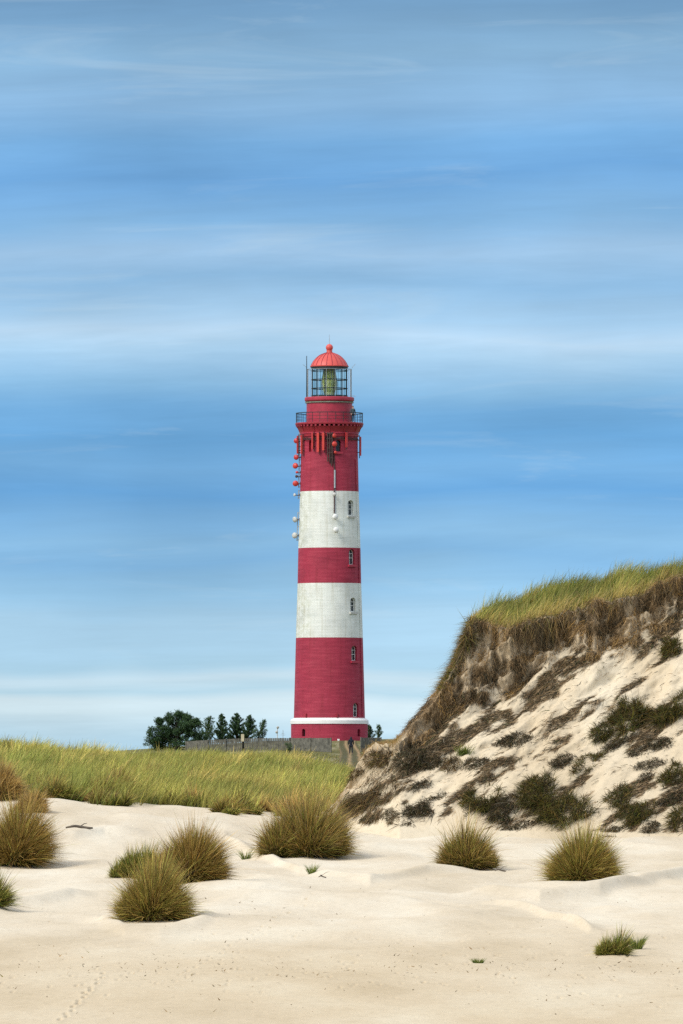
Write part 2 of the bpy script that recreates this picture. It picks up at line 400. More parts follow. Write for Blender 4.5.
def tuft_blades(R, top, nb, sty, wsc=1.0, fmax=.50):
    """layered dome of arching blades in several lobes: ribbons around the local origin"""
    if sty == 'sprout':
        a = RNG.uniform(0, 2*PI, nb); r = R*.6*np.sqrt(RNG.random(nb)); root = np.stack([r*np.cos(a), r*np.sin(a)*1.5, np.full(nb, -.02)], 1)
        d0 = np.stack([.35*np.cos(a), .35*np.sin(a), np.ones(nb)], 1)+RNG.normal(size=(nb, 3))*.15
        L = top*RNG.uniform(.5, 1.15, nb); W = np.full(nb, .012)
        droop = np.stack([.2*np.cos(a), .2*np.sin(a), np.full(nb, -.15)], 1)
        return ribbons(root, d0, L, W, droop, pick(nb, STY[sty][0]), pick(nb, STY[sty][1]), 3)
    pw = {'bright': 1.5, 'mixed': 1.5, 'olive': 1.9, 'green': 1.7, 'straw': 1.6}[sty]; sk = RNG.uniform(.05, .28)
    # lobes: offset x, offset y, scale, weight
    if sty == 'mixed': lobes = [(0, 0, .95, 4), (-.48, -.1, .62, 2), (.50, .1, .55, 2), (.15, -.3, .60, 1.5), (-.2, .3, .8, 1.5), (.72, -.1, .32, .6), (-.75, 0, .30, .5)]
    elif sty in ('olive', 'straw'): lobes = [(.04, 0, 1, 6), (-.42, -.15, .66, 2), (.38, -.2, .60, 1.6), (.0, -.35, .62, 1)]
    elif sty == 'green': lobes = [(-.25, 0, .75, 3), (.3, .1, .85, 3), (-.62, -.1, .42, 1)]
    else: lobes = [(0, 0, 1, 6), (-.35, -.1, .62, 1.6), (.36, -.15, .66, 1.6), (.05, -.3, .70, 1.5)]
    lobes = [(x+RNG.normal()*.05, y, q*RNG.uniform(.9, 1.08), w_) for x, y, q, w_ in lobes]
    lw = np.array([l[3] for l in lobes]); k = RNG.choice(len(lobes), nb, p=lw/lw.sum())
    ox = np.array([l[0] for l in lobes])[k]*R; oy = np.array([l[1] for l in lobes])[k]*R; ls = np.array([l[2] for l in lobes])[k]
    sd_ = int(RNG.integers(1, 9999))
    n3 = RNG.normal(size=(nb, 3)); n3[:, 2] = np.abs(n3[:, 2])*.9+RNG.random(nb)*.12; n3 = unit(n3)
    hh = np.hypot(n3[:, 0], n3[:, 1]); Rm = R*1.08*ls; Tm = top*1.12*ls**.8
    env = 1/((hh/Rm)**pw+(n3[:, 2]/Tm)**pw)**(1/pw)
    az = np.arctan2(n3[:, 1], n3[:, 0])
    env = env*(1+(.45 if sty in ('mixed', 'straw', 'green') else .30)*fbm(az*1.3+sd_+k*7, n3[:, 2]*2.6, sd_, 3))
    f0 = RNG.uniform(.04, 1, nb)*fmax
    if sty == 'mixed': env = env*(1+.22*n3[:, 2])
    root = n3*(env*f0)[:, None]; root[:, 0] += sk*root[:, 2]+ox; root[:, 1] += oy
    root[:, 2] = root[:, 2]*.9-.03
    up = np.array([0, 0, 1.0])
    loose = RNG.random(nb) < .04
    d0 = unit(n3*RNG.uniform(.45, 1.0, (nb, 1))+up*RNG.uniform(.25, .95, (nb, 1))+np.array([.12, 0, 0])+RNG.normal(size=(nb, 3))*np.where(loose, .45, .20)[:, None])
    L = (env-f0*env)*RNG.uniform(.70, 1.28, nb)*np.where(loose, 1.3, 1); L = np.clip(L, .16*top, 1.2*max(top, R))
    W = RNG.uniform(.008, .016, nb)*wsc
    h = unit(n3*np.array([1, 1, 0])+1e-4)
    dr = RNG.uniform(.05, .45, nb)[:, None]*np.clip(.45+hh, 0, 1.2)[:, None]
    droop = h*dr*.35+np.array([.10, 0, -1])*dr*.85
    o0, o1 = STY[sty]
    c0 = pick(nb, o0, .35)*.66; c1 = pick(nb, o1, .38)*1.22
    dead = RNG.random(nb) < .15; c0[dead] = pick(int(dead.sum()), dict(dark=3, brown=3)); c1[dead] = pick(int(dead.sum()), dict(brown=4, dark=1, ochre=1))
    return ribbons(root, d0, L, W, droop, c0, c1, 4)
def make_tuft(px, Yb, wpx, Yt, nb, sty, label, d):
    d = find_d(px, Yb, d-12, d+12, gz)
    s = d/F; R = wpx*s/2
    cx = wx(px, d); cy = d + (R*.35 if sty != 'sprout' else 0)
    zc = float(gz(np.array([cx]), np.array([cy]))[0])
    V, Q, c = tuft_blades(R, wz(Yt, cy)-zc, nb, sty, d/170)
    V[:, 2] = np.maximum(V[:, 2], gz(V[:, 0]+cx, V[:, 1]+cy)-zc-.03)   # keep blades out of the ground
    name = 'grass_sprout' if sty == 'sprout' else 'marram_tuft'
    me = npmesh(name, V, Q, c)
    link(name, me, M_BLADE, loc=(cx, cy, zc), label=label, cat='grass sprout' if sty == 'sprout' else 'grass tuft',
         group='grass sprouts on the open sand' if sty == 'sprout' else 'marram tufts on the sand')
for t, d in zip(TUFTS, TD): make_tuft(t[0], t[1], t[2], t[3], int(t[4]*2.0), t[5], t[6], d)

# ---------------------------------------------------------------- grass field (stuff)
def grass_field():
    parts = []
    # tussocks over the field
    nc = 15000
    d = 222+215*RNG.random(nc)**1.15; p = RNG.uniform(-170, 372, nc)
    x = wx(p, d); fe = field_edge(p)+4.5*fbm(x/1.2, d/6, 21, 3)
    gap = vnoise(x/1.6, d/5, 41)
    keep = (d > fe+.5) & ~((d < fe+14) & (gap < .38))
    d, x, p = d[keep], x[keep], p[keep]; nc = len(d)
    rad = RNG.uniform(.10, .38, nc); nb = np.maximum(6, (RNG.uniform(8, 26, nc)*np.interp(d, [222, 430], [1.25, .8]))).astype(int)
    k = np.repeat(np.arange(nc), nb); n = len(k)
    a = RNG.uniform(0, 2*PI, n); r = rad[k]*np.sqrt(RNG.random(n))
    rx = x[k]+r*np.cos(a); ry = d[k]+r*np.sin(a)*1.6; rz = gz(rx, ry)-.02
    root = np.stack([rx, ry, rz], 1)
    big = np.interp(d[k], [222, 300, 430], [.80, .76, .72])
    hum = vnoise(x/1.0, d/3.2, 43)*.6+vnoise(x/2.4, d/7, 44)*.4; cl = RNG.uniform(.55, 1.2, nc)*(.45+.95*hum)
    L = big*cl[k]*RNG.uniform(.6, 1.15, n)
    d0 = np.stack([.22+.45*np.cos(a)*r/rad[k]+RNG.normal(size=n)*.13, .45*np.sin(a)*r/rad[k]+RNG.normal(size=n)*.13, np.ones(n)], 1)
    dr = RNG.uniform(.03, .30, n)[:, None]
    droop = np.concatenate([dr*.8+.03, RNG.normal(size=(n, 1))*.08, -dr*.7], 1)
    W = RNG.uniform(.013, .026, n)*np.interp(d[k], [222, 430], [1, 1.6])
    # colour of each tussock drifts over the field
    m1 = vnoise(x/2.6, d/9, 51); m2 = vnoise(x/1.1, d/4, 52)
    gcol = pick(nc, dict(green=7, olive=2, dgreen=2), .2); ycol = pick(nc, dict(yellow=6, straw=2, olive=2), .2); bcol = pick(nc, dict(brown=2, ochre=2, straw=2), .2)
    wy = np.clip((m1-.42)*2.8+RNG.normal(size=nc)*.3, 0, 1)[:, None]; wb = ((m2 > .78) | (RNG.random(nc) < .05))[:, None]*.7
    cc = (gcol*(1-wy)+ycol*wy)*(1-wb)+bcol*wb; cc = cc*(.40+1.65*hum**1.2)[:, None]
    j = (1+RNG.normal(size=(n, 1))*.30).clip(.4, 1.9)
    c0 = cc[k]*j*.9; c1 = 1.12* (cc[k]*.55+.45*(PAL['yellow']*.9+PAL['straw']*.25))*j
    parts.append(ribbons(root, d0, L, W, droop, c0, c1, 3))
    for i in range(95):          # taller tussocks standing out of the field, many along its sandy edge
        p = RNG.uniform(-60, 345)
        if i < 45: dd = float(field_edge(p))+RNG.uniform(-1.5, 6)
        else: dd = RNG.uniform(235, 400)
        R_ = RNG.uniform(.22, .52); tp = R_*RNG.uniform(1.1, 1.7)*(1 if i < 45 else 1.3); x_ = wx(p, dd)
        V, Q, c = tuft_blades(R_, tp, int(620*R_/.4), ['bright', 'green', 'green', 'bright', 'straw'][int(RNG.integers(0, 5))], 1.7, .22)
        z_ = ground_z(x_, dd); V = V+np.array([x_, dd, z_]); parts.append((V, Q, c*RNG.uniform(.8, 1.4)))
    V, Q, c = merge(parts)
    link('marram_grass', npmesh('marram_grass', V, Q, c), M_BLADE, label='yellow-green marram grass covering the rise in front of the fence', cat='grass', kind='stuff')
    # short far turf between field and fence
    n = 70000
    d = 430+465*RNG.random(n); p = RNG.uniform(-150, 460, n); x = wx(p, d)
    keep = (vnoise(x/3, d/25, 61) > .22)
    pc, ph = path_px(d); keep &= np.abs(p-pc) > ph
    d, x = d[keep], x[keep]; n = len(d)
    root = np.stack([x, d, gz(x, d)-.01], 1)
    L = RNG.uniform(.10, .30, n)*np.interp(d, [430, 520, 800, 900], [1.7, 1.3, .8, .5])*(.5+vnoise(x/3, d/20, 62))
    d0 = np.stack([.25+RNG.normal(size=n)*.3, RNG.normal(size=n)*.2, np.ones(n)], 1)
    droop = np.stack([np.full(n, .2), np.zeros(n), np.full(n, -.2)], 1)
    W = RNG.uniform(.03, .07, n)
    c0 = pick(n, dict(green=3, olive=5, brown=3, dgreen=2)); c1 = pick(n, dict(olive=5, green=3, straw=2, brown=2, tan=1))
    V, Q, c = ribbons(root, d0, L, W, droop, c0, c1, 2)
    link('short_turf', npmesh('short_turf', V, Q, c), M_BLADE, label='short brownish turf on the ground around the fence and path', cat='grass', kind='stuff')
def path_px(d):
    return np.interp(d, [400, 650, 780, 860, 897], [356, 354, 352, 350.5, 347]), np.interp(d, [400, 650, 780, 860, 897], [12, 14, 13, 10, 9])
grass_field()

# ---------------------------------------------------------------- path up to the lighthouse
def build_path():
    m, nt, b = new_mat('gravel_path'); L = nt.links.new
    tc = N(nt, 'ShaderNodeTexCoord'); nz = N(nt, 'ShaderNodeTexNoise', i_Scale=3.0, i_Detail=8.0, i_Roughness=.7); L(tc.outputs['Object'], nz.inputs['Vector'])
    r = ramp(nt, [(.3, (.055, .055, .025)), (.55, (.10, .092, .045)), (.8, (.15, .125, .065))]); L(nz.outputs['Fac'], r.inputs['Fac'])
    at = N(nt, 'ShaderNodeAttribute', attribute_name='sandy'); mx = N(nt, 'ShaderNodeMix', data_type='RGBA')
    L(at.outputs['Fac'], mx.inputs['Factor']); L(r.outputs['Color'], mx.inputs['A']); b.inputs['Specular IOR Level'].default_value = .05; mx.inputs['B'].default_value = (.30, .21, .11, 1)
    L(mx.outputs['Result'], b.inputs['Base Color']); b.inputs['Roughness'].default_value = .95
    d = np.arange(620, 897, 1.5); u = np.linspace(-1, 1, 33)
    U, D = np.meshgrid(u, d); pc, ph = path_px(D)
    P = pc+U*ph*(1+.12*fbm(D/9, U*0+3, 71, 3)); X = wx(P, D); Z = gz(X, D)+.03
    uu = U+.18*fbm(D/12, U*0, 72, 3)
    sandy = np.clip(np.exp(-((uu+.15)/.16)**2)+np.exp(-((uu-.72)/.16)**2)+np.exp(-((uu+1)/.12)**2)*.5, 0, 1)*sstep(.2, .5, vnoise(X*1.5, D/6, 73)+.25)
    n, k = U.shape; idx = np.arange(n*k).reshape(n, k)
    Q = np.stack([idx[:-1, :-1], idx[:-1, 1:], idx[1:, 1:], idx[1:, :-1]], -1).reshape(-1, 4)
    link('path', npmesh('path', np.stack([X, D, Z], -1).reshape(-1, 3), Q, attrs={'sandy': sandy}), m, smooth=True, kind='structure')
build_path()

# ---------------------------------------------------------------- the eroded dune on the right
def ip(px, tbl): return np.interp(px, [a for a, _ in tbl], [b for _, b in tbl])
def dune_lines(P):
    nz = lambda s, f, a: a*fbm(P/f, P*0+s, 80+s, 4)
    T = ip(P, [(325, 812), (338, 800), (347, 785), (356, 770), (366, 752), (376, 745), (392, 743), (403, 734), (413, 718), (428, 703), (441, 688), (452, 672), (460, 655), (466, 640), (472, 626), (482, 617), (500, 611), (520, 604), (570, 591), (620, 582), (683, 575), (800, 570), (1100, 590)])
    S2 = ip(P, [(325, 814), (338, 803), (347, 789), (356, 774), (366, 757), (376, 750), (392, 748), (403, 738), (413, 722), (428, 707), (441, 692), (452, 676), (460, 659), (466, 645), (472, 633), (482, 627), (510, 628), (530, 621), (560, 611), (600, 600), (640, 587), (683, 577.5), (800, 574), (1100, 596)])
    S1 = ip(P, [(325, 820), (338, 812), (350, 795), (366, 780), (390, 768), (403, 752), (420, 738), (441, 727), (460, 712), (490, 696), (530, 680), (560, 668), (600, 654), (640, 636), (683, 612), (800, 600), (1100, 620)])
    S1 = S1 + nz(1, 30, 20)*sstep(395, 440, P) + nz(2, 9, 8)
    S2 = S2 + nz(3, 14, 4.5)*sstep(455, 480, P) + 8*sstep(478, 500, P); T = T-2.5*sstep(478, 500, P)+nz(7, 26, 6)*sstep(485, 510, P); S2 = np.maximum(S2, T+1.0)
    S1 = S1-9*sstep(460, 520, P); S1 = np.maximum(S1, S2+6)
    T = T + nz(4, 16, 2.5)
    return T, S2, S1
def build_dune():
    P = np.arange(322, 1060, 1.2)
    T, S2, S1 = dune_lines(P)
    dF = np.interp(P, [322, 345, 400, 683, 1060], [226, 219, 215.5, 215, 213])
    YF = np.interp(P, [322, 340, 360, 400, 450, 683, 1060], [822, 822, 823, 825, 829, 834, 838])
    zF = wz(YF, dF)
    def solve(Y, d0, z0, run):     # point on the pixel ray Y with run*(rise) of depth
        z = wz(Y, d0)
        for _ in range(6):
            d = d0+run*np.maximum(z-z0, .02); z = wz(Y, d)
        return d, z
    dS1, zS1 = solve(S1, dF, zF, 1.35)
    dS2, zS2 = solve(S2, dS1, zS1, .42)
    dT, zT = solve(T, dS2, zS2, 6.0)
    dM, zM = dF+(dS1-dF)*.5, zF+(zS1-zF)*.47
    segs = [(dF-3, zF-.9, 8), (dF, zF, 80), (dM, zM, 90), (dS1, zS1, 84), (dS2, zS2, 24), (dT, zT, 16), (dT+5, zT-.25, 14), (dT+14, zT-1.6-(.25*(zT-zF)), 14), (dT+30, zF-1.5, 1)]
    D, Z, K = [], [], []
    for i in range(len(segs)-1):
        (d0, z0, n), (d1, z1, _) = segs[i], segs[i+1]
        for t in np.arange(n)/n: D.append(d0+(d1-d0)*t); Z.append(z0+(z1-z0)*t); K.append(i+t)
    D.append(segs[-1][0]+0*P); Z.append(segs[-1][1]+0*P); K.append(8)
    D = np.array(D); Z = np.array(Z); K = np.array(K)[:, None]+0*D
    # soften the profile corners a little except the scarp lip
    PP = np.broadcast_to(P, D.shape).copy(); X = (PP-CX)/F*D
    th = math.radians(33); u = X*math.cos(th)+Z*math.sin(th); v = -X*math.sin(th)+Z*math.cos(th)
    wgt = sstep(.6, 1.6, K)*(1-sstep(5.0, 6.0, K))
    streak = fbm(u*.55, v*2.3, 91, 4); fine = fbm(u*2.2, v*6.5, 92, 3); lump = fbm(X*.55, Z*.75, 93, 3); ledge = fbm(X*.6, Z*2.6, 94, 3)
    led = np.abs(fbm(u*.4+3, v*1.4+1.5, 95, 3))
    scarp = sstep(2.9, 3.1, K)*(1-sstep(4.0, 4.15, K))
    low = 1-sstep(1.2, 2.4, K)
    disp = wgt*(.24*lump+.17*streak*(1-.55*low)+.12*fine*(1-.75*low)+.16*(1-led*3).clip(-1, 1)*(1-.7*low)) + scarp*(.32*fbm(X*1.3, Z*.9, 96, 3)+.24*fbm(X*4, Z*2, 97, 3)+.10*fbm(X*12, Z*7, 98, 2)+.22*sstep(3.7, 4.0, K))
    edge = sstep(322, 350, PP)
    D2 = D-.62*disp*edge; Z2 = Z+.55*disp*edge*np.where(K > 4.2, .5, 1)
    X2 = (PP-CX)/F*D2*1.0 + 0.04*fbm(Z*3, D*3, 99, 2)
    # soil / root mat mask
    hgt = (K-1)/2                               # 0 foot .. 1 at scarp foot
    mask = scarp*np.clip(.75+1.5*fbm(X*2.0, Z*2.6, 101, 4), .42, 1)
    mask = np.maximum(mask, (K > 4)*(1-sstep(458, 472, PP))*sstep(396, 408, PP)*.9)
    up = sstep(1.5, 3.0, K)*(K < 3.01)
    st2 = fbm(u*.8, v*3.2, 102, 4)*.9+fbm(u*3, v*9, 103, 3)*.45
    mask = np.maximum(mask, up*sstep(.07, .28, st2+.15*sstep(2.4, 3, K)+.10*sstep(540, 420, PP)))
    leftf = (1-sstep(455, 500, PP))*sstep(395, 415, PP)*sstep(2.4, 3.0, K)*(K < 4.3)
    mask = np.maximum(mask, leftf*np.clip(.35+1.5*st2, 0, 1)); mask = mask*(1-.65*(1-sstep(395, 415, PP)))
    low2 = (K > 1)*(K < 2.6)*sstep(.13, .34, st2+.08*sstep(600, 640, PP))*.9
    mask = np.maximum(mask, low2)
    veg = sstep(3.98, 4.1, K)*sstep(462, 474, PP)
    mask = mask*(1-veg*(PP > 465))
    n, m = D.shape; idx = np.arange(n*m).reshape(n, m)
    V = np.stack([X2, D2, Z2], -1)
    Q = np.stack([idx[:-1, :-1], idx[:-1, 1:], idx[1:, 1:], idx[1:, :-1]], -1).reshape(-1, 4)
    me = npmesh('sand_dune', V.reshape(-1, 3), Q, attrs={'veg': veg, 'damp': np.zeros(n*m)+.62, 'soil': mask})
    link('sand_dune', me, M_SAND, smooth=True, kind='structure')
    dx = np.gradient(V, axis=1); dy = np.gradient(V, axis=0); nn = unit(np.cross(dx, dy))
    nn = np.where(nn[..., 1:2]*1.0 > .2, -nn, nn); nn = np.where((nn[..., 2:3] < -.2), -nn, nn)
    area = np.linalg.norm(np.cross(dx, dy), axis=-1)
    return dict(A=area, P=PP, V=V, K=K, N=nn, mask=mask, Y=H0-V[..., 2]/V[..., 1]*F)
DU = build_dune()
def dune_pt(px, Y):
    """surface point seen at (px, Y), with normal"""
    j = np.argmin(np.abs(DU['P'][0]-px)); k = np.where(DU['K'][:, 0] < 5.1)[0]
    i = k[np.argmin(np.abs(DU['Y'][k, j]-Y))]
    return DU['V'][i, j], DU['N'][i, j]
def clump(px, py, w, h, kind, label, n=None, name='dead_grass_clump', cat='grass clump'):
    s = 218/F; W, Hh = w*s, h*s
    n = n or int(np.clip(w*h*2.2, 150, 2600))
    r = np.sqrt(RNG.random(n)); a = RNG.uniform(0, 2*PI, n)
    # roots crowd along a few ragged lines inside the patch
    ex, ey = r*np.cos(a)*.5, r*np.sin(a)*.5
    wob = fbm(ex*5+px, ey*5+py, 111, 3); keep = wob > (-.13 if w*h > 520 else -9)
    ex, ey, r, a = ex[keep], ey[keep], r[keep], a[keep]; n = len(ex)
    tilt = .25*h/w
    sh_ = random.uniform(.15, .5); ex = ex*(1+.4*fbm(ey*5+px, ex*0+py, 113, 2)); ey = ey*(1+.5*fbm(ex*5+py, ey*0+px, 114, 2))
    pts = [dune_pt(px+x_*w*1.12, py+y_*h*.9-x_*w*sh_) for x_, y_ in zip(ex, ey)]
    base = np.array(dune_pt(px, py+h*.35)[0])
    S = np.array([q[0] for q in pts]); Nn = np.array([q[1] for q in pts])
    thick = min(W, Hh)*.30*np.clip(1-r*r, 0, 1)
    root = S+Nn*(thick*RNG.random(n))[:, None]-Nn*.02
    down = np.array([-.75, -.45, -.62])
    if kind == 'green':
        lay = (RNG.random((n, 1)) < .55)
        d0 = np.where(lay, Nn*.4+down*RNG.uniform(.2, 1, (n, 1))+RNG.normal(size=(n, 3))*.4, Nn*.4+np.stack([RNG.normal(size=n)*.45+ex*.9, RNG.normal(size=n)*.25-.1, .6+RNG.normal(size=n)*.25-ey*.4], 1))
        L = min(.42, .46*max(Hh, .18))*RNG.uniform(.4, 1.15, n); dr = RNG.uniform(.2, .8, n)[:, None]; droop = unit(d0*np.array([1, 1, 0]))*dr*.3+np.array([-.15, -.1, -.7])*dr
        c0 = pick(n, dict(dgreen=4, olive=2, dark=5, brown=2)); c1 = pick(n, dict(olive=5, green=1, dgreen=2, brown=3, ochre=2, dark=2))*.85
    else:
        d0 = Nn*.35+down*RNG.uniform(-.1, .9, n)[:, None]+RNG.normal(size=(n, 3))*.5
        L = np.clip(.36*min(W, 1.5*Hh), .10, .26)*RNG.uniform(.4, 1.3, n); dr = RNG.uniform(.2, .8, n)[:, None]; droop = down*dr*.6-Nn*dr*.25
        if kind == 'brown': c0 = pick(n, dict(brown=3, dark=5)); c1 = pick(n, dict(brown=4, dark=3, tan=1, ochre=1, olive=2))
        else: c0 = pick(n, dict(dark=6, brown=2, dgreen=1)); c1 = pick(n, dict(dark=5, brown=3, grey=2, dgreen=1))
    Wd = RNG.uniform(.010, .020, n)
    V, Q, c = ribbons(root-base, d0, L, Wd, droop, c0, c1, 3, curl=.10)
    me = npmesh(name, V, Q, c)
    return link(name, me, M_BLADE if kind == 'green' else M_DEAD, loc=tuple(base), label=label, cat=cat, group='grass clumps on the dune slope')
CL = [
 (366, 801, 34, 22, 'brown', 'dark shaggy clump at the dune foot nearest the grass field'),
 (391, 815, 14, 14, 'dark', 'small black dead clump at the dune foot, just right of the shaggy one'),
 (417, 813, 36, 20, 'dark', 'flat black dead clump at the dune foot, wider than the small one beside it'),
 (378, 758, 22, 24, 'brown', 'overhanging brown clump under the straw grass at the low end of the dune'),
 (355, 773, 15, 12, 'brown', 'brown root clump at the tapered tip of the dune beside the path'),
 (411, 757, 26, 32, 'dark', 'tall dark clump on the low shoulder right of the overhanging brown clump'),
 (432, 763, 20, 16, 'dark', 'dark clump directly right of the tall dark clump'),
 (451, 764, 18, 16, 'brown', 'brown clump next to the light green sprig'),
 (422, 785, 17, 11, 'dark', 'small dark clump alone on bare sand below the tall dark clump'),
 (436, 798, 26, 8, 'dark', 'thin scattered black strands lying on sand above the flat black clump'),
 (477, 763, 28, 12, 'dark', 'low dark clump lying just right of the light green sprig'),
 (515, 740, 38, 13, 'dark', 'dark root ledge in the middle of the slope above the smooth sand chute'),
 (482, 801, 40, 30, 'green', 'slanting olive clump at the left end of the lower row of clumps'),
 (506, 810, 34, 28, 'dark', 'dark matted clump between the slanting olive clump and the tallest olive clump'),
 (541, 795, 36, 38, 'green', 'tallest olive clump in the lower row, with a few upright blades'),
 (569, 813, 46, 32, 'green', 'widest olive clump low on the slope just behind the rounded tuft'),
 (562, 762, 24, 14, 'dark', 'dark rounded clump at the right side of the smooth sand chute'),
 (588, 763, 38, 16, 'green', 'long low dark green clump right of the dark rounded clump'),
 (521, 826, 26, 9, 'dark', 'short black strip of dead roots at the foot under the dark matted clump'),
 (603, 733, 21, 20, 'green', 'compact dark green clump beside the pale sand gully'),
 (616, 744, 20, 13, 'dark', 'small dark clump below and right of the compact green clump'),
 (629, 716, 32, 38, 'green', 'large olive hanging clump high on the right side of the slope'),
 (674, 711, 44, 28, 'green', 'large dark green clump at the right edge high on the slope'),
 (658, 744, 28, 14, 'dark', 'dark flat clump below the large clump at the right edge'),
 (638, 753, 16, 10, 'dark', 'small black clump left of the dark flat clump'),
 (650, 764, 30, 10, 'dark', 'thin dark strip of roots under the small black clump'),
 (646, 777, 14, 12, 'dark', 'small greyish clump alone on sand under the thin dark strip'),
 (673, 776, 28, 22, 'green', 'ragged dark green clump at the right edge halfway down'),
 (620, 798, 26, 22, 'green', 'spiky dark green clump right of the smooth sand above the low mats'),
 (636, 815, 36, 24, 'green', 'broad dark mat of grass low on the slope under the spiky clump'),
 (673, 800, 26, 13, 'dark', 'flat dark clump at the right edge above the edge tuft'),
 (612, 831, 22, 10, 'dark', 'small dark clump at the foot immediately right of the rounded tuft'),
 (652, 829, 18, 14, 'dark', 'narrow dark clump at the foot under the broad dark mat'),
 (683, 820, 22, 26, 'green', 'olive tuft at the dune foot cut by the right edge'),
 (671, 648, 18, 22, 'green', 'small bright tuft high under the scarp near the right edge'),
 (465, 747, 11, 20, 'sprig', 'light green sprig growing from the brown roots'),
 (451, 676, 9, 12, 'green', 'small green tuft halfway up the steep left edge of the dune'),
 (466, 640, 12, 22, 'green', 'small green tuft near the top of the steep left edge of the dune'),
]
for (px, py, w, h, kind, lab) in CL:
    if kind == 'sprig':
        b, nn = dune_pt(px, py+8); n = 160
        d0 = np.stack([RNG.normal(size=n)*.45, RNG.normal(size=n)*.2-.2, np.ones(n)], 1)
        V, Q, c = ribbons(RNG.normal(size=(n, 3))*np.array([.08, .03, .02]), d0, RNG.uniform(.15, .42, n), np.full(n, .016), np.stack([RNG.normal(size=n)*.2, np.zeros(n), np.full(n, -.25)], 1), pick(n, dict(green=1)), pick(n, dict(green=2, yellow=1)), 3)
        link('green_sprig', npmesh('green_sprig', V, Q, c), M_BLADE, loc=tuple(b), label=lab, cat='grass clump', group='grass clumps on the dune slope')
    else: clump(px, py, w, h, kind, lab, name='grass_clump' if kind == 'green' else 'dead_grass_clump')

